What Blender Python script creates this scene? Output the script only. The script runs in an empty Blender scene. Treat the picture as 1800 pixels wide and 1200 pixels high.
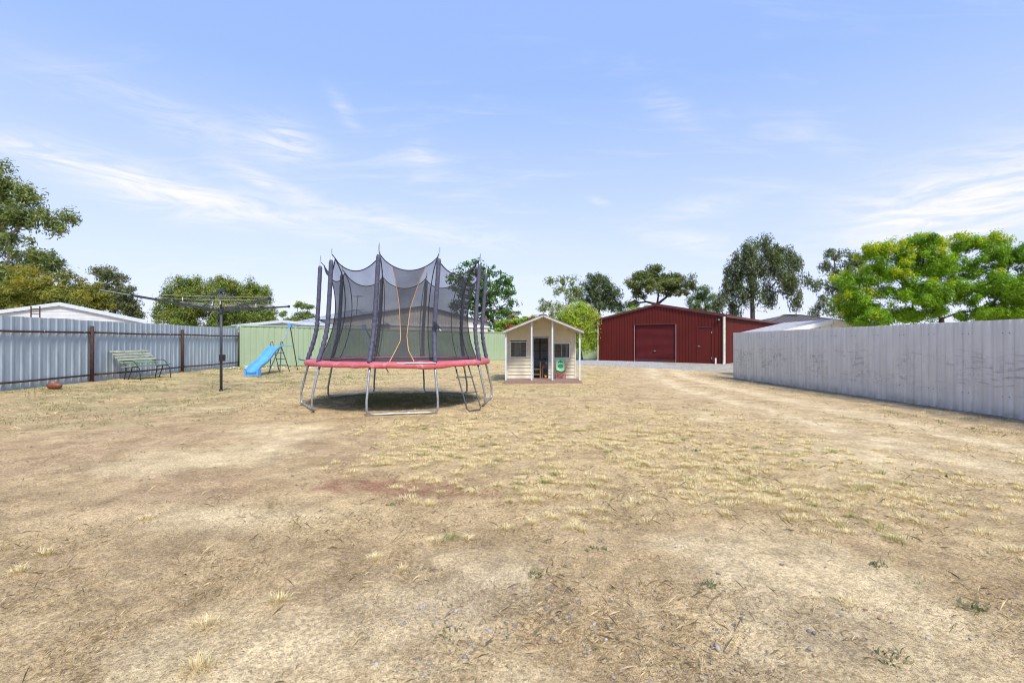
import bpy, math, random
import numpy as np
from mathutils import Vector, Matrix
R = math.radians
S = bpy.context.scene
C = S.collection

# ------------------------------------------------------------------ camera
EYE = 1.35
cam = bpy.data.cameras.new('camera'); camo = bpy.data.objects.new('camera', cam); C.objects.link(camo)
camo.location = (0, 0, EYE); camo.rotation_euler = (R(90), 0, 0)
cam.sensor_width = 36; cam.lens = 17.0; cam.clip_start = .05; cam.clip_end = 3000
S.camera = camo

# ------------------------------------------------------------------ node helpers
def nd(t, typ, inp=None, **at):
    n = t.nodes.new(typ)
    for k, v in at.items(): setattr(n, k, v)
    for k, v in (inp or {}).items():
        s = n.inputs[k]
        if isinstance(v, bpy.types.NodeSocket): t.links.new(v, s)
        else: s.default_value = v
    return n
def M(t, op, a, b=None, c=None, clamp=False):
    i = {0: a}
    if b is not None: i[1] = b
    if c is not None: i[2] = c
    return nd(t, 'ShaderNodeMath', i, operation=op, use_clamp=clamp).outputs[0]
def mixc(t, f, a, b, mode='MIX'):
    n = nd(t, 'ShaderNodeMix', None, data_type='RGBA', blend_type=mode)
    for i, v in ((0, f), (6, a), (7, b)):
        if isinstance(v, bpy.types.NodeSocket): t.links.new(v, n.inputs[i])
        else: n.inputs[i].default_value = v if i == 0 else (tuple(v) + (1,))[:4]
    return n.outputs[2]
def mrange(t, v, a, b, c=0., d=1., smooth=True):
    return nd(t, 'ShaderNodeMapRange', {0: v, 1: a, 2: b, 3: c, 4: d}, clamp=True,
              interpolation_type='SMOOTHSTEP' if smooth else 'LINEAR').outputs[0]
def noise(t, vec, scale, detail=4, rough=.55, dist=0.):
    return nd(t, 'ShaderNodeTexNoise', {'Vector': vec, 'Scale': scale, 'Detail': detail, 'Roughness': rough, 'Distortion': dist}).outputs[0]

# ------------------------------------------------------------------ sky and sun
SUN_EL, SUN_AZ = R(52), math.atan2(.36, -.93)          # azimuth measured from +Y towards +X
W = bpy.data.worlds.new('World'); S.world = W; W.use_nodes = True
t = W.node_tree; t.nodes.clear()
sky = nd(t, 'ShaderNodeTexSky', sky_type='NISHITA', sun_disc=False, sun_elevation=SUN_EL, sun_rotation=SUN_AZ,
         altitude=100, air_density=1.0, dust_density=1.0, ozone_density=1.0)
co = nd(t, 'ShaderNodeTexCoord').outputs['Generated']
nv = nd(t, 'ShaderNodeVectorMath', {0: co}, operation='NORMALIZE').outputs[0]
sx = nd(t, 'ShaderNodeSeparateXYZ', {0: nv})
dx, dy, dz = sx.outputs
az = M(t, 'ARCTAN2', dx, dy); el = M(t, 'ARCSINE', dz)
# high thin cirrus: streaky noise on a plane overhead
den = M(t, 'ADD', M(t, 'MAXIMUM', dz, 0.), .16)
pl = nd(t, 'ShaderNodeCombineXYZ', {0: M(t, 'DIVIDE', dx, den), 1: M(t, 'DIVIDE', dy, den), 2: 0.}).outputs[0]
mp = nd(t, 'ShaderNodeMapping', {'Vector': pl, 'Rotation': (0, 0, R(24)), 'Scale': (.5, 1.5, 1)}).outputs[0]
n1 = noise(t, mp, 1.3, 7, .58, .7)
n2 = noise(t, nd(t, 'ShaderNodeMapping', {'Vector': pl, 'Rotation': (0, 0, R(18)), 'Scale': (1.6, 6.5, 1)}).outputs[0], 1.6, 6, .62, 1.0)
streak = M(t, 'ADD', M(t, 'MULTIPLY', n1, .62), M(t, 'MULTIPLY', n2, .38))
cirrus = mrange(t, streak, .50, .82, 0, .36)
# the bright wisps that stand out
sw = nd(t, 'ShaderNodeMapping', {'Vector': nd(t, 'ShaderNodeCombineXYZ', {0: az, 1: el, 2: 0.}).outputs[0], 'Rotation': (0, 0, R(14)), 'Scale': (5, 26, 1)}).outputs[0]
n3 = noise(t, sw, 1.5, 8, .62, 1.4)
def px2ae(px, py):
    v = Vector(((px - 900) / 850, 1, (600 - py) / 850)).normalized()
    return math.atan2(v.x, v.y), math.asin(v.z)
wisp = None
for px, py, ra, re, tilt, amp in ((250, 335, .13, .030, -12, .85), (430, 365, .20, .022, -10, .75), (500, 242, .055, .030, -8, .85),
                                  (330, 215, .20, .03, -8, .45), (465, 318, .07, .014, -16, .8), (742, 282, .035, .03, -18, .75), (605, 195, .035, .014, -48, .6),
                                  (710, 395, .26, .024, -8, .6), (1180, 190, .06, .022, -28, .40), (1690, 335, .13, .055, 8, .95), (1740, 375, .16, .04, 6, .8),
                                  (1230, 365, .08, .022, 4, .45), (1050, 352, .02, .007, -16, .55), (60, 268, .14, .012, -5, .6), (1220, 425, .12, .02, -14, .5)):
    a0, e0 = px2ae(px, py); ct, st = math.cos(R(tilt)), math.sin(R(tilt))
    da = M(t, 'SUBTRACT', az, a0); de = M(t, 'SUBTRACT', el, e0)
    u = M(t, 'ADD', M(t, 'MULTIPLY', da, ct / ra), M(t, 'MULTIPLY', de, st / ra))
    v = M(t, 'ADD', M(t, 'MULTIPLY', da, -st / re), M(t, 'MULTIPLY', de, ct / re))
    g = M(t, 'MULTIPLY', M(t, 'EXPONENT', M(t, 'MULTIPLY', M(t, 'ADD', M(t, 'MULTIPLY', u, u), M(t, 'MULTIPLY', v, v)), -1.)), amp)
    wisp = g if wisp is None else M(t, 'ADD', wisp, g)
wisp = M(t, 'MULTIPLY', wisp, mrange(t, n3, .30, .66, .12, 1.))
haze = mrange(t, dz, .0, .46, .60, .0, False)
cl = M(t, 'MINIMUM', M(t, 'ADD', M(t, 'ADD', cirrus, M(t, 'MULTIPLY', wisp, .58)), haze), .97)
skyc = mixc(t, 1., sky.outputs[0], (1.08, 1.04, 1.2), 'MULTIPLY')
veil = mixc(t, .64, skyc, (2.25, 3.35, 6.5))
full = mixc(t, cl, veil, (5.45, 5.3, 5.75))
bg = nd(t, 'ShaderNodeBackground', {'Color': full, 'Strength': .118})
out = nd(t, 'ShaderNodeOutputWorld', {0: bg.outputs[0]})

sl = bpy.data.lights.new('sun', 'SUN'); sl.energy = 2.9; sl.angle = R(11); sl.color = (1, .94, .84)
so = bpy.data.objects.new('sun', sl); C.objects.link(so)
sd = Vector((math.cos(SUN_EL) * math.sin(SUN_AZ), math.cos(SUN_EL) * math.cos(SUN_AZ), math.sin(SUN_EL)))
so.rotation_euler = sd.to_track_quat('Z', 'Y').to_euler(); so.location = sd * 60
S.cycles.filter_width = 1.1
S.view_settings.view_transform = 'Standard'; S.view_settings.look = 'None'
S.view_settings.exposure = .72; S.view_settings.gamma = 1.0; S.view_settings.use_curve_mapping = False

# ------------------------------------------------------------------ materials
MATS = {}
def mat(name, c1, c2=None, rough=.6, scale=6., bump=0., bscale=30., metal=0., stretch=(1, 1, 1), c3=None, t3=(.58, .68), s3=3., stretch3=(1, 1, 1), spec=.5, lo=.35, hi=.65, detail=5):
    m = bpy.data.materials.new(name); m.use_nodes = True; MATS[name] = m
    t = m.node_tree; b = t.nodes['Principled BSDF']
    oc = nd(t, 'ShaderNodeTexCoord').outputs['Object']
    c2 = c2 or tuple(x * .8 for x in c1)
    v = nd(t, 'ShaderNodeMapping', {'Vector': oc, 'Scale': stretch}).outputs[0]
    col = mixc(t, mrange(t, noise(t, v, scale, detail, .6), lo, hi), c1, c2)
    if c3:
        v3 = nd(t, 'ShaderNodeMapping', {'Vector': oc, 'Scale': stretch3}).outputs[0]
        col = mixc(t, mrange(t, noise(t, v3, s3, 6, .62, .3), *t3), col, c3)
    t.links.new(col, b.inputs['Base Color'])
    b.inputs['Roughness'].default_value = rough; b.inputs['Metallic'].default_value = metal
    b.inputs['Specular IOR Level'].default_value = spec
    if bump:
        bn = nd(t, 'ShaderNodeBump', {'Height': noise(t, v, bscale, 4), 'Strength': bump, 'Distance': .01})
        t.links.new(bn.outputs[0], b.inputs['Normal'])
    return m
mat('gal', (.365, .435, .475), (.295, .36, .40), .62, 2.2, .12, 9, .05, (3, 3, .5), (.47, .51, .55), (.57, .75), 5, (2, 2, .6))
mat('rust', (.075, .033, .024), (.045, .022, .018), .8, 14, .4, 60, 0, c3=(.14, .06, .035), t3=(.6, .7), s3=20)
mat('red_steel', (.112, .0140, .0098), (.095, .0120, .0085), .5, 1.2, .05, 4, 0, (1, 1, .6), spec=.22)
mat('red_door', (.112, .013, .0125), (.096, .011, .011), .5, 2, spec=.22)
mat('door_edge', (.24, .17, .16), (.20, .14, .13), .5, 4)
mat('red_dark', (.10, .022, .020), (.08, .018, .018), .5, 3)
mat('green_steel', (.330, .425, .275), (.30, .39, .25), .55, .8, .04, 3, spec=.3)
mat('green_dark', (.22, .31, .20), (.19, .28, .18), .5, 2)
mat('cream', (.66, .605, .44), (.59, .54, .39), .7, 5, .1, 40, c3=(.47, .42, .32), t3=(.62, .8), s3=2)
mat('cream_trim', (.66, .62, .50), None, .6, 6)
mat('post_white', (.58, .63, .68), (.50, .55, .60), .55, 8)
mat('roof_grey', (.46, .45, .43), (.36, .34, .32), .6, 5, c3=(.30, .22, .17), t3=(.6, .75), s3=4)
mat('deck', (.30, .20, .165), (.22, .15, .125), .8, 10, .2, 60, 0, (1, 8, 8))
mat('ply_grey', (.60, .61, .62), (.50, .51, .52), .8, 4)
mat('black', (.015, .015, .017), (.022, .022, .024), .5, 20)
mat('charcoal', (.030, .034, .045), (.045, .05, .06), .45, 12)
mat('steel', (.42, .44, .46), (.30, .31, .33), .38, 14, .1, 60, .65, c3=(.22, .17, .13), t3=(.66, .74), s3=20)
mat('dark_steel', (.075, .08, .09), (.05, .052, .06), .5, 14)
mat('sleeve', (.085, .088, .135), (.055, .058, .10), .55, 24, .9, 55, c3=(.22, .22, .27), t3=(.6, .74), s3=42)
mat('pad', (.54, .14, .155), (.46, .09, .105), .55, 3.5, .35, 12, c3=(.70, .34, .36), t3=(.54, .7), s3=4)
mat('orange', (.42, .22, .085), (.50, .30, .15), .7, 8)
mat('slide_blue', (.085, .31, .66), (.11, .36, .72), .4, 3, c3=(.22, .46, .76), t3=(.6, .8), s3=3)
mat('tube_blue', (.12, .33, .66), (.10, .28, .58), .45, 6)
mat('tube_grey', (.32, .37, .42), (.24, .28, .33), .45, 10)
mat('bench_wood', (.36, .37, .28), (.24, .26, .19), .85, 5, .35, 40, 0, (6, 1, 6), (.09, .19, .10), (.56, .64), 5, (4, 1.2, 4))
mat('bench_green', (.09, .20, .10), (.20, .26, .17), .8, 6, .3, 40, 0, (6, 1, 6))
mat('leather', (.22, .075, .035), (.16, .05, .025), .5, 8, .3, 160)
mat('white', (.78, .78, .77), (.72, .72, .71), .6, 3)
mat('roof_pale', (.58, .59, .60), (.50, .51, .52), .6, 3)
mat('white_board', (.62, .64, .66), (.56, .58, .60), .65, 2)
mat('shed_grey', (.62, .595, .55), (.54, .52, .48), .7, 1.5)
mat('roof_steel', (.36, .40, .44), (.31, .35, .39), .5, 1.5)
mat('tile', (.13, .12, .125), (.09, .085, .09), .8, 8)
mat('concrete', (.42, .41, .39), (.35, .34, .32), .9, 5)
mat('pine', (.52, .33, .12), (.44, .27, .09), .6, 6, 0, 30, 0, (2, 2, 14))
mat('brown_wood', (.26, .13, .085), (.20, .10, .065), .65, 6)
mat('chair_green', (.20, .56, .30), (.26, .62, .36), .8, 14)
mat('print_green', (.03, .17, .09), (.05, .24, .12), .8, 20)
mat('chair_red', (.55, .09, .07), (.46, .07, .055), .5, 8)
mat('yellow', (.75, .45, .02), None, .5, 6)
mat('ceramic', (.55, .66, .70), (.48, .58, .62), .4, 6)
mat('leaf_plain', (.05, .10, .04), (.08, .14, .05), .6, 20)
mat('curtain', (.42, .42, .40), (.33, .33, .32), .9, 3, 0, 30, 0, (14, 14, .5))
mat('bark', (.20, .17, .14), (.11, .09, .075), .9, 3, .5, 20, 0, (3, 3, .6))
mat('bark_dark', (.075, .06, .05), (.045, .037, .032), .9, 3, .5, 20, 0, (3, 3, .6))
mat('bark_pale', (.52, .47, .40), (.36, .31, .26), .8, 2, .2, 20, 0, (3, 3, .6))

# window glass: real pane, clear with a mirror-like surface
m = bpy.data.materials.new('glass'); m.use_nodes = True; MATS['glass'] = m; t = m.node_tree; b = t.nodes['Principled BSDF']
gl = nd(t, 'ShaderNodeBsdfGlossy', {'Color': (.9, .93, .95, 1), 'Roughness': .03})
tr = nd(t, 'ShaderNodeBsdfTransparent', {0: (.80, .83, .84, 1)}); fz = nd(t, 'ShaderNodeFresnel', {'IOR': 1.5})
mx = nd(t, 'ShaderNodeMixShader', {0: fz.outputs[0], 1: tr.outputs[0], 2: gl.outputs[0]}); t.links.new(mx.outputs[0], t.nodes['Material Output'].inputs[0])

# trampoline netting: fine open weave
def net_mat(name, cover):
    m = bpy.data.materials.new(name); m.use_nodes = True; MATS[name] = m; t = m.node_tree; b = t.nodes['Principled BSDF']
    b.inputs['Base Color'].default_value = (.030, .033, .040, 1); b.inputs['Roughness'].default_value = .7
    oc = nd(t, 'ShaderNodeTexCoord').outputs['Object']
    f = mrange(t, noise(t, oc, 2.2, 4), .3, .7, cover - .05, cover + .05)
    tr = nd(t, 'ShaderNodeBsdfTransparent', {0: (1, 1, 1, 1)})
    mx = nd(t, 'ShaderNodeMixShader', {0: f, 1: tr.outputs[0], 2: b.outputs[0]}); t.links.new(mx.outputs[0], t.nodes['Material Output'].inputs[0])
net_mat('net', .57); net_mat('net_door', .52)

# scuffed pale galvanised fence (its own material: tyre and hand scuffs at waist height)
m = mat('scuffed', (.61, .615, .61), (.53, .535, .535), .42, 1.6, .1, 8, .45, (2, 2, .4)); t = m.node_tree; b = t.nodes['Principled BSDF']
g = nd(t, 'ShaderNodeNewGeometry').outputs['Position']; gs = nd(t, 'ShaderNodeSeparateXYZ', {0: g})
base = b.inputs['Base Color'].links[0].from_socket
sc1 = mrange(t, noise(t, nd(t, 'ShaderNodeMapping', {'Vector': g, 'Scale': (1, 1.7, 9)}).outputs[0], 1.7, 5, .62, .4), .50, .68)
zone = M(t, 'MULTIPLY', mrange(t, gs.outputs[2], .15, .6), mrange(t, gs.outputs[2], 1.45, .85))
patch = mrange(t, noise(t, nd(t, 'ShaderNodeMapping', {'Vector': g, 'Scale': (1, .9, 1.2)}).outputs[0], 1.1, 3), .40, .6)
sc2 = mrange(t, noise(t, nd(t, 'ShaderNodeMapping', {'Vector': g, 'Scale': (1, 4, 3)}).outputs[0], 3.2, 6, .7), .50, .66)
far = mrange(t, gs.outputs[1], 7.5, 14., .45, 1.)
f = M(t, 'MULTIPLY', M(t, 'MULTIPLY', zone, patch), M(t, 'MAXIMUM', sc1, M(t, 'MULTIPLY', sc2, far)))
drip = mrange(t, noise(t, nd(t, 'ShaderNodeMapping', {'Vector': g, 'Scale': (1, 9, .35)}).outputs[0], 2.2, 6, .65), .42, .7)
base = mixc(t, M(t, 'MULTIPLY', drip, .30), base, (.36, .38, .42))
col = mixc(t, M(t, 'MULTIPLY', f, .62), base, (.14, .14, .155))
low = M(t, 'MULTIPLY', mrange(t, gs.outputs[2], .22, .02), mrange(t, noise(t, g, 4, 4), .35, .7))
col = mixc(t, M(t, 'MULTIPLY', low, .6), col, (.33, .30, .24)); t.links.new(col, b.inputs['Base Color'])

def attr_mat(name, trans=.3, rough=.6, spec=.3):
    m = bpy.data.materials.new(name); m.use_nodes = True; MATS[name] = m; t = m.node_tree; b = t.nodes['Principled BSDF']
    a = nd(t, 'ShaderNodeAttribute', attribute_name='Col').outputs[0]
    t.links.new(a, b.inputs['Base Color']); b.inputs['Roughness'].default_value = rough; b.inputs['Specular IOR Level'].default_value = spec
    if trans:
        tl = nd(t, 'ShaderNodeBsdfTranslucent', {0: mixc(t, 1., a, (1.1, 1.15, .6), 'MULTIPLY')})
        mx = nd(t, 'ShaderNodeMixShader', {0: trans, 1: b.outputs[0], 2: tl.outputs[0]}); t.links.new(mx.outputs[0], t.nodes['Material Output'].inputs[0])
attr_mat('leaf', .44, .5, .35); attr_mat('blade', .2, .8, .1); attr_mat('stone', 0, .85, .3)

# ------------------------------------------------------------------ mesh helpers
class MB:
    def __init__(s): s.v = []; s.f = []; s.smooth = False
    def add(s, vs, fs):
        n = len(s.v); s.v += [tuple(p) for p in vs]; s.f += [tuple(i + n for i in f) for f in fs]; return s
    def box(s, c, d, rz=0., mtx=None):
        c = Vector(c); h = Vector(d) / 2
        m = mtx or Matrix.Rotation(rz, 3, 'Z')
        vs = [c + m @ Vector((x * h.x, y * h.y, z * h.z)) for x in (-1, 1) for y in (-1, 1) for z in (-1, 1)]
        return s.add(vs, [(0, 1, 3, 2), (4, 6, 7, 5), (0, 4, 5, 1), (2, 3, 7, 6), (0, 2, 6, 4), (1, 5, 7, 3)])
    def beam(s, a, b, w, h, up=(0, 0, 1)):       # rectangular bar from a to b
        a = Vector(a); b = Vector(b); d = (b - a); L = d.length; d.normalize(); up = Vector(up)
        x = d.cross(up).normalized(); y = x.cross(d)
        m = Matrix((x, d, y)).transposed()
        return s.box((a + b) / 2, (w, L, h), mtx=m)
    def tube(s, pts, r, seg=8, cap=True):
        pts = [Vector(p) for p in pts]; n = len(pts); rr = r if isinstance(r, (list, tuple)) else [r] * n
        tang = [(pts[min(i + 1, n - 1)] - pts[max(i - 1, 0)]).normalized() for i in range(n)]
        ref = Vector((0, 0, 1)) if abs(tang[0].z) < .9 else Vector((1, 0, 0))
        x = tang[0].cross(ref).normalized(); vs = []
        for i in range(n):
            x = (x - tang[i] * x.dot(tang[i])).normalized(); y = tang[i].cross(x)
            vs += [pts[i] + (x * math.cos(2 * math.pi * k / seg) + y * math.sin(2 * math.pi * k / seg)) * rr[i] for k in range(seg)]
        fs = [(i * seg + k, i * seg + (k + 1) % seg, (i + 1) * seg + (k + 1) % seg, (i + 1) * seg + k) for i in range(n - 1) for k in range(seg)]
        if cap: fs += [tuple(range(seg))[::-1], tuple((n - 1) * seg + k for k in range(seg))]
        return s.add(vs, fs)
    def grid(s, rows, close=False):
        n = len(rows); m = len(rows[0]); mm = m if close else m - 1
        return s.add([p for r in rows for p in r], [(i * m + k, i * m + (k + 1) % m, (i + 1) * m + (k + 1) % m, (i + 1) * m + k) for i in range(n - 1) for k in range(mm)])
    def prism(s, poly, d):                        # polygon pushed along vector d
        n = len(poly); d = Vector(d); a = [Vector(p) for p in poly]
        return s.add(a + [p + d for p in a], [tuple(range(n)), tuple(range(2 * n - 1, n - 1, -1))] + [(i, n + i, n + (i + 1) % n, (i + 1) % n) for i in range(n)])
    def mesh(s, name, off=(0, 0, 0), smooth=False):
        me = bpy.data.meshes.new(name)
        me.from_pydata([(p[0] - off[0], p[1] - off[1], p[2] - off[2]) for p in s.v], [], s.f); me.update()
        if smooth or s.smooth: me.polygons.foreach_set('use_smooth', [True] * len(me.polygons))
        return me
def link(name, me, m, parent=None, loc=(0, 0, 0), rz=0.):
    o = bpy.data.objects.new(name, me); C.objects.link(o)
    if me is not None and m and not me.materials: me.materials.append(MATS[m])
    o.location = loc; o.rotation_euler = (0, 0, rz)
    if parent: o.parent = parent
    return o
def tag(o, label, cat, group=None, kind=None):
    if label: o['label'] = label
    if cat: o['category'] = cat
    if group: o['group'] = group
    if kind: o['kind'] = kind
    return o
class Thing:
    def __init__(s, name, label, cat, loc, group=None):
        s.o = tag(link(name, None, None, loc=loc), label, cat, group); s.loc = loc
    def part(s, name, mb, m, parent=None, smooth=False, label=None):     # mb is in world coordinates
        o = link(name, mb.mesh(name, s.loc, smooth), m, parent or s.o)
        if label: o['label'] = label
        return o
def structure(o): o['kind'] = 'structure'; return o
def fast_mesh(name, verts, faces_flat, nper, cols=None, smooth=False):
    me = bpy.data.meshes.new(name); nv = len(verts); nf = len(faces_flat) // nper
    me.vertices.add(nv); me.vertices.foreach_set('co', np.asarray(verts, np.float32).ravel())
    me.loops.add(nf * nper); me.loops.foreach_set('vertex_index', np.asarray(faces_flat, np.int32))
    me.polygons.add(nf); me.polygons.foreach_set('loop_start', np.arange(nf, dtype=np.int32) * nper)
    me.update(calc_edges=True)
    if smooth: me.polygons.foreach_set('use_smooth', np.ones(nf, bool))
    if cols is not None:
        a = me.color_attributes.new('Col', 'FLOAT_COLOR', 'POINT')
        c4 = np.ones((nv, 4), np.float32); c4[:, :3] = cols; a.data.foreach_set('color', c4.ravel())
    return me
def P(px, py, Y): return Vector(((px - 900) / 850 * Y, Y, EYE + (600 - py) / 850 * Y))

# value noise in numpy
def vnoise(x, y, seed=0):
    xi = np.floor(x).astype(np.int64); yi = np.floor(y).astype(np.int64); xf = x - xi; yf = y - yi
    def h(a, b):
        n = (a * 374761393 + b * 668265263 + seed * 974634777) & 0xffffffff
        n = ((n ^ (n >> 13)) * 1274126177) & 0xffffffff
        return ((n ^ (n >> 16)) & 0xffff) / 65535.
    u = xf * xf * (3 - 2 * xf); v = yf * yf * (3 - 2 * yf)
    return (h(xi, yi) * (1 - u) + h(xi + 1, yi) * u) * (1 - v) + (h(xi, yi + 1) * (1 - u) + h(xi + 1, yi + 1) * u) * v
def fbm(x, y, oct=4, seed=0, gain=.5):
    s = 0; a = 1; tot = 0
    for o in range(oct):
        s = s + a * vnoise(x * 2 ** o + 17.3 * o, y * 2 ** o - 9.1 * o, seed + o); tot += a; a *= gain
    return s / tot
def sm(a, b, x):
    q = np.clip((x - a) / (b - a), 0, 1); return q * q * (3 - 2 * q)
def gz(x, y):
    return .17 * sm(-7., -12.3, x) + .06 * sm(20., 31., y) * sm(1., 5., x) - .08 * sm(8., 19., y) * sm(5., 8.5, x) * sm(27., 20., y)
def GZ(x, y): return float(gz(np.array(float(x)), np.array(float(y))))
def seg_dist(x, y, pts):
    d = np.full(np.shape(x), 1e9)
    for (ax, ay), (bx, by) in zip(pts[:-1], pts[1:]):
        vx, vy = bx - ax, by - ay
        q = np.clip(((x - ax) * vx + (y - ay) * vy) / (vx * vx + vy * vy), 0, 1)
        d = np.minimum(d, np.hypot(x - ax - q * vx, y - ay - q * vy))
    return d
RUT_A = [(7.2, 25.), (5.6, 19.), (4.9, 14.), (5.0, 11.), (5.05, 8.), (5.1, 6.0), (5.6, 3.2), (6.2, 0.)]
RUT_B = [(8.4, 25.), (7.0, 20.), (6.4, 15.), (6.45, 11.), (6.4, 8.), (6.5, 5.6), (7.0, 3.0), (7.6, 0.)]
# ground cover masks shared by the ground colour, the grass and the gravel
def masks(x, y):
    n1 = fbm(x * .55, y * .55, 4, 3); n2 = fbm(x * 1.7, y * 1.7, 4, 11)
    k = {}
    k['rut'] = np.maximum(np.exp(-(seg_dist(x, y, RUT_A) / .36) ** 2), np.exp(-(seg_dist(x, y, RUT_B) / .40) ** 2)) * sm(.25, .55, n2 + .15)
    k['lane'] = sm(2.4, .9, np.minimum(seg_dist(x, y, RUT_A), seg_dist(x, y, RUT_B)) + (n1 - .5) * 1.6)
    k['pad'] = sm(-.3, .3, (x * .632 + y * .7745) - 23.4 + (n2 - .5) * 1.2) * sm(1.5, 3.5, x) * sm(20, 16, x) * sm(60, 50, y)
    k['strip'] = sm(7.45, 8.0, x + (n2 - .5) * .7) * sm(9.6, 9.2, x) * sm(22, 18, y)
    k['red'] = np.exp(-(((x + 1.45) / .85) ** 2 + ((y - 4.55) / .42) ** 2)) * sm(.3, .6, n2 + .12) + .45 * np.exp(-(((x + .5) / .7) ** 2 + ((y - 4.3) / .22) ** 2))
    k['bare'] = sm(1., .45, ((x + 4.2) / 3.0) ** 2 + ((y - 5.9) / 2.3) ** 2 + (n1 - .5) * .9)
    k['pale'] = np.maximum(np.exp(-(((x + 2.15) / .75) ** 2 + ((y - 3.75) / .3) ** 2)), .8 * np.exp(-(((x + 6.2) / .9) ** 2 + ((y - 9.7) / .35) ** 2)))
    k['pale'] = np.maximum(k['pale'], .8 * sm(.57, .68, n1) * sm(14, 9, np.hypot(x, y)))
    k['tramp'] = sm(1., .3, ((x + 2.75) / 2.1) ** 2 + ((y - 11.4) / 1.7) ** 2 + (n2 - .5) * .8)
    k['straw'] = np.clip(sm(1., .35, ((x - 2.2) / 5.6) ** 2 + ((y - 6.8) / 3.9) ** 2 + (n1 - .5) * 1.5) + .5 * sm(6, 12, y) * sm(.42, .6, n1), 0, 1) * (1 - .55 * k['lane']) * (1 - k['bare'])
    k['back'] = sm(11., 16., y + (n1 - .5) * 5) * (1 - k['lane']) * (1 - k['pad'])
    k['left'] = sm(-4.5, -8., x + (n1 - .5) * 3) * sm(6.5, 8.8, y) * (1 - .3 * k['pale'])
    k['grav'] = np.clip(np.exp(-(((x + .1) / .55) ** 2 + ((y - 2.45) / .35) ** 2)) + np.exp(-(((x - 1.35) / .6) ** 2 + ((y - 2.1) / .35) ** 2)) + .35 * np.exp(-(((x - .6) / 1.3) ** 2 + ((y - 2.9) / .8) ** 2)), 0, 1)
    k['n1'] = n1; k['n2'] = n2
    return k

# ------------------------------------------------------------------ ground sheet
rs = [0.0, .5]
while rs[-1] < 900: rs.append(rs[-1] * (1.0125 if rs[-1] < 40 else 1.06))
rs = np.array(rs[1:])
an = np.concatenate([np.linspace(-66, 66, 430), np.linspace(70, 290, 56)]); an = np.radians(an)
rr, aa = np.meshgrid(rs, an, indexing='ij')
gx = rr * np.sin(aa); gy = rr * np.cos(aa)
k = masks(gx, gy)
near = sm(26, 8, rr)
h = gz(gx, gy) + near * ((fbm(gx * 1.1, gy * 1.1, 3, 5) - .5) * .045 + (fbm(gx * 9, gy * 9, 4, 7, .6) - .5) * .026 * (1 - .6 * k['rut']) * (1 - .5 * k['pale']) + (fbm(gx * 4, gy * 4, 3, 9) - .5) * .02 * k['bare'])
h -= .025 * k['rut'] * near + .01 * k['lane'] * near
c = np.empty(gx.shape + (3,)); c[:] = (.385, .285, .170)
def lay(col, f):
    f = np.clip(f, 0, 1)[..., None]; c[:] = c * (1 - f) + np.array(col) * f
n4 = fbm(gx * .23, gy * .23, 3, 21); n5 = fbm(gx * 3.1, gy * 3.1, 4, 31)
lay((.300, .215, .130), sm(.46, .62, n5) * .55)
lay((.450, .340, .205), sm(.5, .66, k['n2']) * .5)
lay((.450, .345, .195), k['straw'] * sm(.40, .58, n5 + .04) * .75)
lay((.350, .290, .150), k['back'] * sm(.4, .55, k['n2']) * .6); lay((.46, .375, .20), k['back'] * sm(.5, .62, n5) * .6)
lay((.265, .235, .125), k['left'] * sm(.44, .58, k['n2']) * .65)
lay((.340, .240, .160), k['bare'] * sm(.36, .56, k['n2']) * .5)
lay((.410, .310, .195), k['lane'] * .45); lay((.530, .425, .285), k['rut'] * (.6 + .4 * sm(.36, .56, n5)) * .95)
lay((.540, .435, .285), k['pale'] * .8)
lay((.235, .110, .075), k['red'] * sm(.33, .6, n5) * .95)
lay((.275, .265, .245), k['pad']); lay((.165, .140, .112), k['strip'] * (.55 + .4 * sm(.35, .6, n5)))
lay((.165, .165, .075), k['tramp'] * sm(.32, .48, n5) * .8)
lay((.270, .240, .205), k['grav'] * sm(.42, .6, n5) * .22)
nr, na = gx.shape
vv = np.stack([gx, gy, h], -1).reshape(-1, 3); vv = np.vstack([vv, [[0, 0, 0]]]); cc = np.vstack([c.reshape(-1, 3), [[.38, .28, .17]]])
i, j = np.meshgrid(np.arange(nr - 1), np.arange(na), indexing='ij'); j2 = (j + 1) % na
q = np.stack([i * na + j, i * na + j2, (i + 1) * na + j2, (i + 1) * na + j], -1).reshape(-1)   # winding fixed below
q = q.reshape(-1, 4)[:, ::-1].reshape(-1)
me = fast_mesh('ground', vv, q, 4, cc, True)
m = bpy.data.materials.new('dirt'); m.use_nodes = True; MATS['dirt'] = m; t = m.node_tree; b = t.nodes['Principled BSDF']
pos = nd(t, 'ShaderNodeNewGeometry').outputs['Position']; at = nd(t, 'ShaderNodeAttribute', attribute_name='Col').outputs[0]
f1 = noise(t, pos, 48, 6, .72); f2 = noise(t, pos, 210, 3, .65); f3 = noise(t, pos, 6, 6, .68, .4)
col = mixc(t, 1., at, mixc(t, mrange(t, f1, .32, .68), (.62, .59, .56), (1.28, 1.28, 1.26)), 'MULTIPLY')
f0 = noise(t, pos, 1.7, 12, .74, .2)
col = mixc(t, 1., col, mixc(t, mrange(t, f0, .36, .62), (.80, .78, .74), (1.15, 1.15, 1.14)), 'MULTIPLY')
col = mixc(t, 1., col, mixc(t, mrange(t, f2, .32, .68), (.66, .64, .62), (1.26, 1.26, 1.26)), 'MULTIPLY')
col = mixc(t, 1., col, mixc(t, mrange(t, f3, .3, .7), (.84, .83, .82), (1.13, 1.13, 1.12)), 'MULTIPLY')
vo = nd(t, 'ShaderNodeTexVoronoi', {'Vector': pos, 'Scale': 55.}); 
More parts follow.
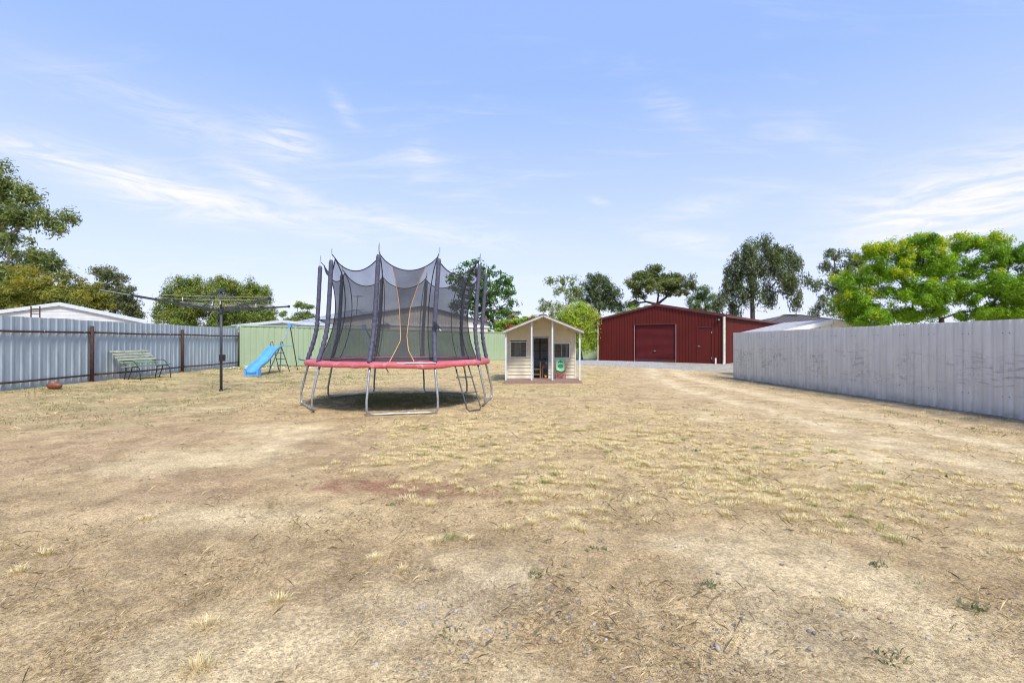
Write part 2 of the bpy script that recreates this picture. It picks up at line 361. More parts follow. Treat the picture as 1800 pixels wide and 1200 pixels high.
peb = M(t, 'MULTIPLY', mrange(t, vo.outputs['Distance'], .30, .16), mrange(t, nd(t, 'ShaderNodeSeparateColor', {0: vo.outputs['Color']}).outputs[0], .72, .8))
col = mixc(t, M(t, 'MULTIPLY', peb, .6), col, (.30, .29, .29))
col = mixc(t, 1., col, (1.40, 1.43, 1.33), 'MULTIPLY')
t.links.new(col, b.inputs['Base Color']); b.inputs['Roughness'].default_value = .95; b.inputs['Specular IOR Level'].default_value = .15
v2 = nd(t, 'ShaderNodeTexVoronoi', {'Vector': nd(t, 'ShaderNodeMapping', {'Vector': pos, 'Scale': (1, 1, .3)}).outputs[0], 'Scale': 105.})
rc = nd(t, 'ShaderNodeSeparateColor', {0: v2.outputs['Color']})
spot = mrange(t, v2.outputs['Distance'], .42, .30)
col = mixc(t, M(t, 'MULTIPLY', M(t, 'MULTIPLY', spot, mrange(t, rc.outputs[0], .70, .74)), .62), col, (.10, .075, .05))
col = mixc(t, M(t, 'MULTIPLY', M(t, 'MULTIPLY', spot, mrange(t, rc.outputs[1], .80, .84)), .6), col, (.74, .62, .44))
t.links.new(col, b.inputs['Base Color'])
hh = M(t, 'ADD', M(t, 'ADD', M(t, 'MULTIPLY', f1, 1.), M(t, 'MULTIPLY', f2, .35)), M(t, 'MULTIPLY', peb, .4))
bn = nd(t, 'ShaderNodeBump', {'Height': hh, 'Strength': .8, 'Distance': .025}); t.links.new(bn.outputs[0], b.inputs['Normal'])
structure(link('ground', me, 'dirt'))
def hz(x, y):
    x = np.asarray(x, float); y = np.asarray(y, float); k = masks(x, y); near = sm(26, 8, np.hypot(x, y))
    return gz(x, y) + near * (fbm(x * 1.1, y * 1.1, 3, 5) - .5) * .045 - (.025 * k['rut'] + .01 * k['lane']) * near

# ------------------------------------------------------------------ profiled steel sheets
def rib_profile(ua, ub, d, pitch=.19, flat=.122, soft=.014, phase=0.):
    pts = set([ua, ub]); k0 = int(math.floor(ua / pitch)) - 1
    pr = ((0, 0), (flat, 0), (flat + soft, d), (pitch - soft, d))
    allp = [((k0 + i) * pitch + a + phase, dd) for i in range(int((ub - ua) / pitch) + 4) for a, dd in pr]
    def at(u):
        for (u0, d0), (u1, d1) in zip(allp[:-1], allp[1:]):
            if u0 <= u <= u1: return d0 + (d1 - d0) * (u - u0) / max(1e-6, u1 - u0)
        return 0.
    us = sorted([u for u, _ in allp if ua + .004 < u < ub - .004] + [ua, ub])
    return [(u, at(u)) for u in us]
def sheet_mb(ua, ub, z0, z1, d, pitch=.19, flat=.122, soft=.014):
    """one steel sheet in local axes: u along +X, depth along +Y, z up; z0/z1 may be functions of u"""
    f0 = z0 if callable(z0) else (lambda u: z0); f1 = z1 if callable(z1) else (lambda u: z1)
    pr = rib_profile(ua, ub, d, pitch, flat, soft); mb = MB()
    mb.grid([[(u, dd, f0(u)) for u, dd in pr], [(u, dd, f1(u)) for u, dd in pr]])
    return mb
def run_sheets(parent, origin, rz, length, z0, z1, m, d, width=.76, pitch=.19, flat=.122, soft=.014, name='steel_sheet', jit=.0, seed=1, fall=0.):
    """identical sheets side by side; alike pieces share one mesh"""
    rnd = random.Random(seed); n = int(math.ceil(length / width - 1e-6)); me = None
    mb = sheet_mb(0, width + .02, z0, z1, d, pitch, flat, soft); me = mb.mesh(name)
    for i in range(n):
        last = (i + 1) * width > length + .01
        mm = sheet_mb(0, length - i * width, z0, z1, d, pitch, flat, soft).mesh(name) if last else me
        link(name, mm, m, parent, (origin[0] + math.cos(rz) * i * width, origin[1] + math.sin(rz) * i * width, origin[2] + fall * i / n + rnd.uniform(-jit, jit)), rz)
        
# sheets overlap by 20 mm: push every second one 1.5 mm
def weave(parent, name, rz, off=.0015):
    ks = [o for o in parent.children if o.name.split('.')[0] == name]
    for i, o in enumerate(ks):
        if i % 2: o.location.x += -math.sin(rz) * off; o.location.y += math.cos(rz) * off

# ---- right fence: pale scuffed sheets, ribs turned away from us
fx0, fy0, fx1, fy1 = 8.93, 1.0, 8.72, 19.05
L = math.hypot(fx1 - fx0, fy1 - fy0); rz = math.atan2(fy1 - fy0, fx1 - fx0)
T = Thing('steel_fence', 'pale grey ribbed steel fence with dark scuff marks along the dirt driveway', 'fence', (fx0, fy0, 0))
run_sheets(T.o, (0, 0, 0), rz, L, -.06, 1.775, 'scuffed', -.026, seed=4, jit=.002, flat=.088, soft=.036, fall=-.085); weave(T.o, 'steel_sheet', rz)
mb = MB()
for zz in (.35, 1.5): mb.beam((fx0 + .07, fy0, zz), (fx1 + .07, fy1, zz), .04, .07)
T.part('rail', mb, 'steel')
n = Vector((math.sin(rz), -math.cos(rz), 0)) * -1
scr = MB()
for i in range(0, 24):
    yb = fy0 + i * .76 + .02
    for zz in (.36, 1.50):
        for du in (-.03, .09):
            p = Vector((fx0 + (fx1 - fx0) * (yb + du - fy0) / (fy1 - fy0) - .004, yb + du, zz))
            scr.tube([p, p + Vector((-.008, 0, 0))], .009, 6)
T.part('screws', scr, 'dark_steel')['kind'] = 'stuff'

# ---- left fence: galvanised sheets with rusty pipe posts and rails on this side
A = Vector((-11.55, 3.0, 0)); B = Vector((-13.03, 23.0, 0)); d = (B - A); L = d.length; rz = math.atan2(d.y, d.x)
sid = Vector((math.sin(rz), -math.cos(rz), 0))           # towards the yard (+X)
T = Thing('steel_fence', 'blue grey galvanised steel fence with rusty pipe posts behind the bench', 'fence', (A.x, A.y, GZ(-13, 8)))
zb = GZ(-13, 8); run_sheets(T.o, (0, 0, 0), rz, L, -.2, 1.80, 'gal', -.017, pitch=.254, flat=.165, soft=.022, seed=8, jit=.008); weave(T.o, 'steel_sheet', rz, -.0015)
def along(px):                                             # point of the fence line that shows at this pixel column
    k = (px - 900) / 850; u = (k * A.y - A.x) / (d.x - k * d.y); return A + d * u
posts = [along(-180), along(157), along(317), along(418)]
rw = .075
for p in posts:
    q = p + sid * rw; z = GZ(q.x, q.y)
    T.part('post', MB().tube([(q.x, q.y, z - .1), (q.x, q.y, z + 1.62), (q.x, q.y, z + 1.635)], [.052, .052, .03], 10), 'rust', smooth=True)
ends = [A] + posts
for a, b in zip(ends[:-1], ends[1:]):
    for zz in (.20, 1.44):
        qa = a + sid * (rw - .02); qb = b + sid * (rw - .02)
        mid = (qa + qb) / 2
        T.part('rail', MB().tube([(qa.x, qa.y, zb + zz + .01), (mid.x, mid.y, zb + zz - .012), (qb.x, qb.y, zb + zz)], .026, 8), 'rust', smooth=True)
tie = MB()
for i in range(10):
    q = A + d * (.35 + i * .065) + sid * (rw - .02)
    tie.tube([(q.x, q.y, zb + 1.41), (q.x + .03, q.y, zb + 1.44), (q.x, q.y, zb + 1.47)], .006, 5)
T.part('tie_wire', tie, 'tube_grey')['kind'] = 'stuff'

# ---- green fences: panels of three sheets between posts, rails top and bottom
def green_fence(label, A, B, z0, z1, H, npan):
    A = Vector(A); B = Vector(B); d = B - A; L = d.length; rz = math.atan2(d.y, d.x); u = d.normalized()
    T = Thing('green_fence', label, 'fence', (A.x, A.y, z0)); pw = L / npan
    me = sheet_mb(0, pw / 3, .06, H - .03, .016, .26, .15, .03).mesh('fence_sheet')
    for i in range(npan):
        za = (z1 - z0) * (i + .5) / npan
        for k in range(3):
            s = i * pw + k * pw / 3
            link('fence_sheet', me, 'green_steel', T.o, (u.x * s, u.y * s, za), rz)
        a = A + u * (i * pw + .03); b = A + u * ((i + 1) * pw - .03)
        for zz, hh in ((.05, .08), (H - .04, .07)):
            T.part('rail', MB().beam((a.x, a.y, z0 + za + zz), (b.x, b.y, z0 + za + zz), .055, hh), 'green_steel')
    for i in range(npan + 1):
        p = A + u * i * pw; za = z0 + (z1 - z0) * i / npan
        T.part('post', MB().box((p.x, p.y, za + H / 2 - .03), (.06, .07, H + .04), rz), 'green_steel')
    return T
green_fence('long pale green panel fence behind the swing set and trampoline', (-12.75, 22.7), (-.35, 35.2), .13, 0., 2.02, 7)
green_fence('short dark looking green fence in the shade between playhouse and red shed', (-.28, 35.25), (7.6, 36.6), .0, .05, 2.0, 3)
green_fence('green panel fence beyond the galvanised fence, running back to the left', (-13.35, 23.5), (-23.5, 36.), .12, .12, 2.05, 6)

# ------------------------------------------------------------------ red shed
Cn = Vector((12.17, 27.8, .03)); ua = Vector((-.7745, .6325, 0)); ub = Vector((.6325, .7745, 0)); SW, SD, EV, AP = 8.07, 17., 2.80, 3.60
def SP(u, v, z): return Cn + ua * u + ub * v + Vector((0, 0, z))
T = Thing('red_shed', 'large dark red ribbed steel shed with roller door and low gable roof', 'shed', tuple(Cn))
rzf = math.atan2(-ua.y, -ua.x)                           # sheets run from the left corner to the right one
org = SP(SW, 0, 0) - Cn
top = lambda x: EV + (AP - EV) * (1 - abs(x - SW / 2) / (SW / 2)) - .02
def shed_sheet(x0, x1, z0): 
    o = link('wall_sheet', sheet_mb(x0, x1, z0, top, .025).mesh('wall_sheet'), 'red_steel', T.o, tuple(org), rzf); return o
# openings measured from the left corner
RD = (2.62, 5.26, 2.38); PD = (6.62, 7.42, 2.18)
edges = sorted(set([round(i * .76, 3) for i in range(11)] + [SW, RD[0], RD[1], PD[0], PD[1], SW / 2]))
edges = [e for i, e in enumerate(edges) if i == 0 or e - edges[i - 1] > .03]
for a, b in zip(edges[:-1], edges[1:]):
    mid = (a + b) / 2; z0 = 0.
    if RD[0] < mid < RD[1]: z0 = RD[2]
    if PD[0] < mid < PD[1]: z0 = PD[2]
    shed_sheet(a, b, z0)
def SL(x, v, z): return SP(SW - x, v, z)                  # x from the left corner
# roller door
rows = []
for i in range(0, 61):
    z = .30 + (RD[2] - .30) * i / 60; dd = .06 + (.014 if (i % 2) else 0)
    rows.append([SL(RD[0], dd, z), SL(RD[1], dd, z)])
rdoor = T.part('roller_door', MB().grid(rows), 'red_door')
sg = MB().add([SL(RD[0], .055, .02), SL(RD[1], .055, .02), SL(RD[1], .055, .23), SL((RD[0] + RD[1]) / 2, .055, .27), SL(RD[0], .055, .31)], [(0, 1, 2, 3, 4)])
T.part('bottom_panel', sg, 'red_dark', rdoor)
T.part('bottom_bar', MB().beam(SL(RD[0], .04, .31), SL(RD[1], .04, .235), .03, .03), 'red_door', rdoor)
T.part('lock', MB().box(SL(3.95, .03, .72), (.12, .05, .05), rzf), 'steel', rdoor)
for x in (RD[0] - .03, RD[1] + .03): T.part('door_track', MB().beam(SL(x, -.01, 0), SL(x, -.01, RD[2]), .028, .04, (1, 0, 0)), 'door_edge', rdoor)
T.part('door_header', MB().beam(SL(RD[0] - .05, -.01, RD[2] + .03), SL(RD[1] + .05, -.01, RD[2] + .03), .05, .06), 'red_dark')
# side door
pdoor = T.part('door', MB().beam(SL(PD[0], .03, PD[2] / 2), SL(PD[1], .03, PD[2] / 2), .04, PD[2] - .03), 'red_steel')
for x in (PD[0] - .02, PD[1] + .02): T.part('door_jamb', MB().beam(SL(x, 0, 0), SL(x, 0, PD[2]), .045, .06, (1, 0, 0)), 'red_door', pdoor)
T.part('door_head', MB().beam(SL(PD[0], 0, PD[2]), SL(PD[1], 0, PD[2]), .05, .05), 'red_dark', pdoor)
T.part('door_handle', MB().box(SL(PD[0] + .06, -.02, 1.03), (.12, .06, .05), rzf), 'steel', pdoor)
for z in (1.85, .35): T.part('hinge', MB().box(SL(PD[1] - .01, -.015, z), (.06, .03, .1), rzf), 'steel', pdoor)
# right side wall, back and left walls
rzs = math.atan2(ub.y, ub.x)
n = int(SD / .76) + 1
me = sheet_mb(0, .76, 0, EV - .04, -.025).mesh('wall_sheet')
for i in range(n - 1): link('wall_sheet', me, 'red_steel', T.o, tuple(ub * i * .76), rzs)
T.part('back_wall', MB().add([SP(0, SD, 0), SP(SW, SD, 0), SP(SW, SD, EV), SP(SW / 2, SD, AP), SP(0, SD, EV)], [(0, 1, 2, 3, 4)]), 'red_steel')
T.part('side_wall', MB().add([SP(SW, .0, 0), SP(SW, SD, 0), SP(SW, SD, EV), SP(SW, .0, EV)], [(0, 1, 2, 3)]), 'red_steel')
for s, e in ((-.08, 0), (SW + .08, 1)):
    mb = MB(); nr_ = 44; rows = [[], []]
    for i in range(nr_ + 1):
        v = -.06 + (SD + .12) * i / nr_; dz_ = .02 if i % 2 else 0
        zl = EV - .08 * (AP - EV) / (SW / 2)
        rows[0].append(SP(s, v, zl + .03 + dz_)); rows[1].append(SP(SW / 2, v, AP + .03 + dz_))
    T.part('roof', mb.grid(rows), 'red_steel')
for s in (-.08, SW + .08):
    T.part('barge_capping', MB().beam(SP(s, -.07, EV + .0), SP(SW / 2, -.07, AP + .015), .03, .13, (0, 0, 1)), 'red_dark')
    T.part('gutter', MB().beam(SP(s + (-.05 if s < 0 else .05), -.06, EV - .04), SP(s + (-.05 if s < 0 else .05), SD + .05, EV - .04), .11, .12), 'red_dark')
T.part('ridge_capping', MB().beam(SP(SW / 2, -.06, AP + .06), SP(SW / 2, SD, AP + .06), .3, .03), 'red_dark')
for u, w in ((-.04, .11), (SW + .05, .05)):
    mb = MB().beam(SP(u, -.06, .05), SP(u, -.06, EV - .06), w, w, (1, 0, 0)); mb.beam(SP(u, -.06, .06), SP(u - .05, -.32, .02), w, .07)
    T.part('downpipe', mb, 'cream_trim')
T.part('pipe_stub', MB().tube([SL(7.66, -.12, 0), SL(7.66, -.12, .36)], .045, 10), 'white')
fl = T.part('flood_light', MB().box(SL(7.75, -.1, 2.60), (.12, .1, .1), rzf).box(SL(7.86, -.1, 2.58), (.09, .12, .12), rzf), 'black')
T.part('lamp_glass', MB().box(SL(7.86, -.165, 2.57), (.06, .01, .06), rzf), 'post_white', fl)
T.part('slab_edge', MB().beam(SP(-.02, .05, .0), SP(SW + .02, .05, .0), .14, .06), 'concrete')

# ------------------------------------------------------------------ neighbouring buildings
def gable(name, label, cat, e0, e1, zb, ev, ap, depth, wall, roof, over=.15, loc=None, boards=None, apex=.5, barge='white', roofdir=None):
    """gable wall from e0 to e1 (facing the yard), body runs back by depth"""
    e0 = Vector((e0[0], e0[1], 0)); e1 = Vector((e1[0], e1[1], 0)); u = (e1 - e0); Wd = u.length; u.normalize()
    b = Vector((-u.y, u.x, 0)); b = b if b.y > 0 else -b
    if roofdir: b = Vector(roofdir).normalized()
    T = Thing(name, label, cat, tuple(e0 + Vector((0, 0, zb))))
    ev0, ev1 = ev if isinstance(ev, tuple) else (ev, ev)
    X = lambda s, v, z: e0 + u * s + b * v + Vector((0, 0, z))
    am = Wd * apex
    T.part('wall', MB().prism([X(0, 0, zb), X(Wd, 0, zb), X(Wd, 0, ev1), X(am, 0, ap - .04), X(0, 0, ev0)], b * depth), wall)
    for (s, ze), sg in (((0, ev0), -1), ((Wd, ev1), 1)):
        sl = (ap - ze) / abs(am - s); so_ = s + sg * over; zo = ze - over * sl
        rows = [[], []]
        nn = max(4, int(depth / .25))
        for i in range(nn + 1):
            v = -over + (depth + 2 * over) * i / nn; dd = .005 if i % 2 else 0
            rows[0].append(X(so_, v, zo + .03 + dd)); rows[1].append(X(am, v, ap + .03 + dd))
        T.part('roof', MB().grid(rows), roof)
        T.part('barge_board', MB().beam(X(so_, -over - .01, zo - .05), X(am, -over - .01, ap - .05), .03, .16), barge)
        if boards == 'h':
            pass
    if boards == 'h':                                     # horizontal cladding boards on the gable face
        z = zb
        while z < ap - .12:
            lo = 0 if z + .16 < ev0 else (z + .16 - ev0) / (ap - ev0) * am
            hi = Wd if z + .16 < ev1 else Wd - (z + .16 - ev1) / (ap - ev1) * (Wd - am)
            if hi - lo > .2: T.part('cladding_board', MB().beam(X(lo, -.012, z + .075), X(hi, -.012, z + .075), .022, .14), wall)
            z += .15
    if boards and boards != 'h':
        s = .1
        while s < Wd:
            zt = ev0 + (ap - ev0) * s / am if s < am else ev1 + (ap - ev1) * (Wd - s) / (Wd - am)
            T.part('cladding_batten', MB().beam(X(s, -.015, zb), X(s, -.015, zt - .05), .035, .03, tuple(u)), boards)
            s += .42
    return T, X, Wd
gable('neighbour_house', 'white boarded gable of the house over the galvanised fence', 'house', (-27.5, 22.3), (-17.0, 22.3), 0, (2.25, 2.32), 3.12, 9, 'white_board', 'roof_pale', boards='h', apex=.63, barge='post_white', roofdir=(-.72, .69, 0))
# rusty ladder frame standing behind the fence
T = Thing('ladder_frame', 'rusty thin ladder frame sticking up in front of white gable', 'ladder', (-12.93, 14.0, .1))
for px in (54.5, 70): 
    p = P(px, 538, 14.0); T.part('rail', MB().tube([(p.x, p.y, .05), (p.x, p.y, p.z)], .016, 6), 'rust')
for py in (542.5, 551.5, 561, 571): 
    a = P(54.5, py, 14.0); b = P(70, py, 14.0); T.part('rung', MB().tube([a, b], .011, 6), 'rust')
gable('neighbour_shed', 'small white garden shed with battened gable peeking over scuffed fence', 'shed', (9.78, 17.5), (13.4, 17.5), 0, 1.72, 2.12, 3.0, 'white', 'roof_grey', boards='post_white', barge='white', over=.06)
T, X, Wd = gable('neighbour_shed', 'big beige grey ribbed shed behind the trampoline and green fence', 'shed', (-13.4, 38.), (-2.4, 47.8), 0, 3.2, 4.5, 12, 'shed_grey', 'roof_steel', boards='cream_trim', barge='dark_steel', over=.2)
T.part('flashing', MB().beam(X(2.5, -.06, 2.78), X(Wd + .15, -.06, 2.78), .10, .16), 'white')
gable('neighbour_shed', 'low white roofed carport behind the left end of green fence', 'carport', (-17.2, 30.), (-11.3, 30.), 0, 2.36, 2.64, 4, 'white_board', 'roof_pale', barge='post_white', over=.2, roofdir=(-.45, .9, 0))
def hip(name, label, ex0, ex1, ey0, ey1, ev, rg, m, wall='shed_grey'):
    T = Thing(name, label, 'house', ((ex0 + ex1) / 2, ey0, 0)); ym = (ey0 + ey1) / 2; h = (ey1 - ey0) / 2
    r0 = min(ex0 + h, (ex0 + ex1) / 2 - .3); r1 = max(ex1 - h, (ex0 + ex1) / 2 + .3)
    T.part('wall', MB().box(((ex0 + ex1) / 2, ym, ev / 2), (ex1 - ex0 - 1, ey1 - ey0 - 1, ev)), wall)
    c = [(ex0, ey0, ev), (ex1, ey0, ev), (ex1, ey1, ev), (ex0, ey1, ev), (r0, ym, rg), (r1, ym, rg)]
    ro = T.part('roof', MB().add(c, [(0, 1, 5, 4), (1, 2, 5), (2, 3, 4, 5), (3, 0, 4)]), m)
    n = 26
    mb = MB()
    for i in range(1, n):
        x = ex0 + (ex1 - ex0) * i / n; f = 1. if r0 <= x <= r1 else ((x - ex0) / (r0 - ex0) if x < r0 else (ex1 - x) / (ex1 - r1))
        mb.beam((x, ey0, ev + .02), (x, ey0 + (ym - ey0) * f, ev + (rg - ev) * f + .02), .05, .03)
    T.part('roof_ribs', mb, m, ro)['kind'] = 'stuff'
    for a, b in ((0, 4), (1, 5), (4, 5)): T.part('ridge_capping', MB().tube([Vector(c[a]) + Vector((0, 0, .03)), Vector(c[b]) + Vector((0, 0, .03))], .07, 6), m, ro)
    T.part('fascia', MB().beam((ex0, ey0 - .03, ev - .07), (ex1, ey0 - .03, ev - .07), .04, .2), 'dark_steel')
    return T, ro
hip('neighbour_house', 'house with grey steel hip roof behind the thin flat topped tree', -18.5, -10.2, 40., 48., 2.75, 4.15, 'roof_steel')
T, ro = hip('neighbour_house', 'house with dark tiled hip roof beyond the white garden shed', 20.5, 31., 40., 49., 2.55, 3.75, 'tile')
T.part('vent_pipe', MB().tube([P(1496, 575, 41.5), P(1496, 560, 41.5)], .09, 8), 'white', ro)
T = Thing('tv_antenna', 'thin television antenna mast seen through the trampoline netting', 'antenna', tuple(P(628, 556, 41)))
T.part('mast', MB().tube([P(626, 560, 41), P(629, 519, 41)], .025, 6), 'dark_steel')
mb = MB()
for i, py in enumerate((521, 545)): mb.tube([P(621 - i * 2, py, 41), P(637 + i * 3, py - 1, 41)], .015, 5)
for i in range(6): 
    a = P(622 + i * 2.6, 521, 41); mb.tube([a + Vector((0, -.4, .0)), a + Vector((0, .4, 0))], .01, 4)
T.part('elements', mb, 'dark_steel')

# ------------------------------------------------------------------ playhouse
PF, PW, PB = 15.6, 16.5, 18.2; DZ = .10
T = Thing('playhouse', 'small cream weatherboard cubby house with four white verandah posts', 'playhouse', (1.0, PF, 0))
nb = 10
for i in range(nb):
    w = (PW - PF + .12) / nb; T.part('deck_board', MB().box((1.0, PF - .06 + w * (i + .5), DZ - .015 - .001 * (i % 2)), (2.46, w - .006, .03)), 'deck')
T.part('deck_fascia', MB().box((1.0, PF - .075, .03), (2.47, .03, .13)), 'deck')
for x in (-.2, 2.2): T.part('deck_side', MB().box((x, (PF + PW) / 2, .02), (.03, PW - PF, .11)), 'deck')
fin = lambda z: z
wx0, wx1 = -.17, 2.16; EVz, APz, AX = 1.70, 2.19, 1.0
gable_z = lambda x: EVz + (APz - EVz) * (1 - abs(x - AX) / 1.2)
holes = [(-.058, .505, .806, 1.35), (1.417, 1.97, .775, 1.315), (.714, 1.25, 0, 1.476)]
bh = .117; z = DZ
while z < 2.16:
    z1 = min(z + bh, 2.18)
    lim = 1.2 * (1 - max(0, (z + bh * .6 - EVz)) / (APz - EVz)) if z + bh * .6 > EVz else 9
    xa, xb = max(wx0, AX - lim), min(wx1, AX + lim)
    segs = [(xa, xb)]
    for hx0, hx1, hz0, hz1 in holes:
        if z + bh * .5 > hz0 and z + bh * .5 < hz1:
            ns = []
            for a, b in segs:
                if hx0 > a and hx0 < b: ns.append((a, hx0))
                if hx1 > a and hx1 < b: ns.append((hx1, b))
                if hx1 <= a or hx0 >= b: ns.append((a, b))
            segs = ns
    for a, b in segs:
        if b - a > .04:
            T.part('weatherboard', MB().prism([(a, PW - .034, z), (a, PW - .008, z + bh + .008), (a, PW + .004, z + bh + .008), (a, PW + .004, z)], (b - a, 0, 0)), 'cream')
    z += bh
# body walls, inside lining, floor
for x in (wx0, wx1): 
    zz = DZ
    while zz < 1.62:
        T.part('side_board', MB().prism([(x + (-.016 if x < 1 else .016), PW + .006, zz), (x + (-.004 if x < 1 else .004), PW + .006, zz + bh + .006), (x, PW + .006, zz + bh + .006), (x, PW + .006, zz)], (0, PB - PW, 0)), 'cream'); zz += bh
    T.part('side_lining', MB().box((x + (.012 if x < 1 else -.012), (PW + PB) / 2 + .004, .9), (.02, PB - PW - .02, 1.6)), 'ply_grey')
T.part('back_wall', MB().prism([(wx0, PB, 0), (wx1, PB, 0), (wx1, PB, 1.66), (AX, PB, 2.14), (wx0, PB, 1.66)], (0, .03, 0)), 'ply_grey')
for zz in (.4, .7, 1.0, 1.3, 1.6): T.part('lining_batten', MB().box((AX, PB - .01, zz), (wx1 - wx0 - .06, .014, .012)), 'dark_steel')
T.part('floor', MB().box((AX, (PW + PB) / 2, DZ - .03), (wx1 - wx0 - .05, PB - PW, .03)), 'brown_wood')
T.part('corner_stud', MB().box((1.05, PB - .05, .9), (.03, .05, 1.5)), 'dark_steel')
for i, x in enumerate((-.20, .633, 1.303, 2.184)):
    zt = gable_z(x) - .03; T.part('verandah_post', MB().box((x, PF, (zt + DZ) / 2 - .02), (.05, .05, zt - DZ + .04)), 'post_white')
for x in (wx0 + .01, wx1 - .01): T.part('corner_trim', MB().box((x, PW - .03, .86), (.05, .022, 1.52)), 'cream_trim')
# windows
for wi, (x0, x1, z0, z1) in enumerate(holes[:2]):
    fr = MB(); y = PW - .014; tk = .024
    fr.box(((x0 + x1) / 2, y, z1 - tk / 2), (x1 - x0, .06, tk)); fr.box(((x0 + x1) / 2, y, z0 + tk / 2), (x1 - x0 + .03, .07, tk))
    for x in (x0 + tk / 2, x1 - tk / 2): fr.box((x, y + .002, (z0 + z1) / 2), (tk, .056, z1 - z0 - .05))
    w = T.part('window', fr, 'post_white')
    T.part('pane', MB().add([(x0 + .02, PW + .002, z0 + .02), (x1 - .02, PW + .002, z0 + .02), (x1 - .02, PW + .002, z1 - .02), (x0 + .02, PW + .002, z1 - .02)], [(0, 1, 2, 3)]), 'glass', w)
    if wi == 1: T.part('mullion', MB().box(((x0 + x1) / 2 - .0, y, (z0 + z1) / 2), (.018, .04, z1 - z0 - .05)), 'tube_grey', w)
    # curtains inside
    rows = []; cx0, cx1 = ((x0 + .12, x0 + .38) if wi == 0 else (x1 - .13, x1 - .06))
    for zz in (z0 - .02, z1 + .02): rows.append([(cx0 + (cx1 - cx0) * i / 16, PW + .09 + .02 * math.sin(i * 2.2), zz) for i in range(17)])
    T.part('curtain', MB().grid(rows), 'curtain' if wi == 0 else 'white', w)
# door opening trim
df = MB()
for x in (.714 + .012, 1.25 - .012): df.box((x, PW - .012, .79), (.026, .06, 1.38))
df.box((.982, PW - .014, 1.476), (.58, .062, .03)); T.part('door_frame', df, 'tube_grey')
# roof
for sg in (-1, 1):
    rows = [[], []]; xe = AX + sg * 1.30; n = 60
    for i in range(n + 1):
        y = PF - .17 + (PB + .15 - PF + .17) * i / n; dd = .008 * math.cos(i * math.pi)
        rows[0].append((xe, y, gable_z(xe) + .028 + dd)); rows[1].append((AX, y, APz + .028 + dd))
    T.part('roof', MB().grid(rows), 'roof_grey')
    T.part('barge_board', MB().beam((xe, PF - .155, gable_z(xe) - .02), (AX, PF - .155, APz - .02), .022, .06), 'roof_grey')
    for y in (PF + .02, PW - .06, PB - .1): T.part('rafter', MB().beam((xe - sg * .03, y, gable_z(xe) - .01), (AX + sg * .02, y, APz - .03), .035, .05), 'cream')
    T.part('fascia', MB().beam((xe, PF - .14, gable_z(xe) - .01), (xe, PB + .1, gable_z(xe) - .01), .02, .06), 'roof_grey')
T.part('ridge_capping', MB().prism([(AX - .12, PF - .18, APz + .01), (AX, PF - .18, APz + .055), (AX + .12, PF - .18, APz + .01), (AX, PF - .18, APz + .04)], (0, PB - PF + .3, 0)), 'roof_grey')
# inside the doorway: little chair, table, things on it
def chair_small(loc, s):
    T = Thing('child_chair', 'small pine child chair in the playhouse doorway', 'chair', loc); x, y, z = loc
    for dx in (-.12, .12):
        for dy in (-.11, .11):
            hgt = .58 if dx > 0 else .29
            T.part('leg', MB().box((x + dx, y + dy, z + hgt / 2), (.032, .032, hgt)), 'pine')
    T.part('seat', MB().box((x, y, z + .30), (.29, .28, .025)), 'pine')
    for zz in (.42, .54): T.part('back_slat', MB().box((x + .12, y, z + zz), (.018, .20, .05)), 'pine')
    T.part('stretcher', MB().box((x, y - .11, z + .12), (.22, .02, .03)).box((x, y + .11, z + .12), (.22, .02, .03)), 'pine')
chair_small((.86, PW + .32, DZ - .01), 1)
T = Thing('child_table', 'small brown wooden table behind the pine chair', 'table', (1.22, PW + .42, DZ - .01))
T.part('table_top', MB().box((1.22, PW + .42, DZ + .42), (.42, .46, .03)), 'brown_wood')
T.part('apron', MB().box((1.22, PW + .42, DZ + .37), (.38, .42, .09)), 'brown_wood')
for dx in (-.17, .17):
    for dy in (-.19, .19): T.part('leg', MB().box((1.22 + dx, PW + .42 + dy, DZ + .17), (.045, .045, .36)), 'brown_wood')
T = Thing('potted_plant', 'little leafy plant in pale blue pot on the small table', 'plant', (1.21, PW + .36, DZ + .435))
pr = [(.035, 0), (.05, .03), (.062, .08), (.066, .10), (.058, .10), (.05, .07)]
T.part('pot', MB().grid([[(1.21 + r_ * math.cos(a * math.pi / 6), PW + .36 + r_ * math.sin(a * math.pi / 6), DZ + .436 + z_) for a in range(12)] for r_, z_ in pr], True), 'ceramic', smooth=True)
rnd = random.Random(3); mb = MB()
for i in range(46):
    a = rnd.uniform(0, 6.28); r_ = rnd.uniform(.02, .15); zz = DZ + .53 + rnd.uniform(0, .16); c_ = Vector((1.16 + r_ * math.cos(a), PW + .36 + r_ * math.sin(a), zz))
    d1 = Vector((math.cos(a), math.sin(a), rnd.uniform(-.5, .6))).normalized() * .035; d2 = Vector((-math.sin(a), math.cos(a), .2)) * .016
    mb.add([c_ - d1, c_ + d2, c_ + d1, c_ - d2], [(0, 1, 2, 3)])
T.part('foliage', mb, 'leaf_plain')['kind'] = 'stuff'
T = Thing('toy_bucket', 'small bright yellow toy on the playhouse floor under the table', 'toy', (1.16, PW + .12, DZ - .005))
T.part('bucket', MB().grid([[(1.16 + r_ * math.cos(a * math.pi / 6), PW + .12 + r_ * math.sin(a * math.pi / 6), DZ - .005 + z_) for a in range(12)] for r_, z_ in ((.001, 0), (.035, 0), (.05, .09), (.046, .09), (.033, .01))], True), 'yellow', smooth=True)
T.part('handle', MB().tube([(1.16 + .05 * math.cos(a * .3), PW + .11, DZ + .085 + .04 * math.sin(a * .3)) for a in range(11)], .004, 5), 'yellow')
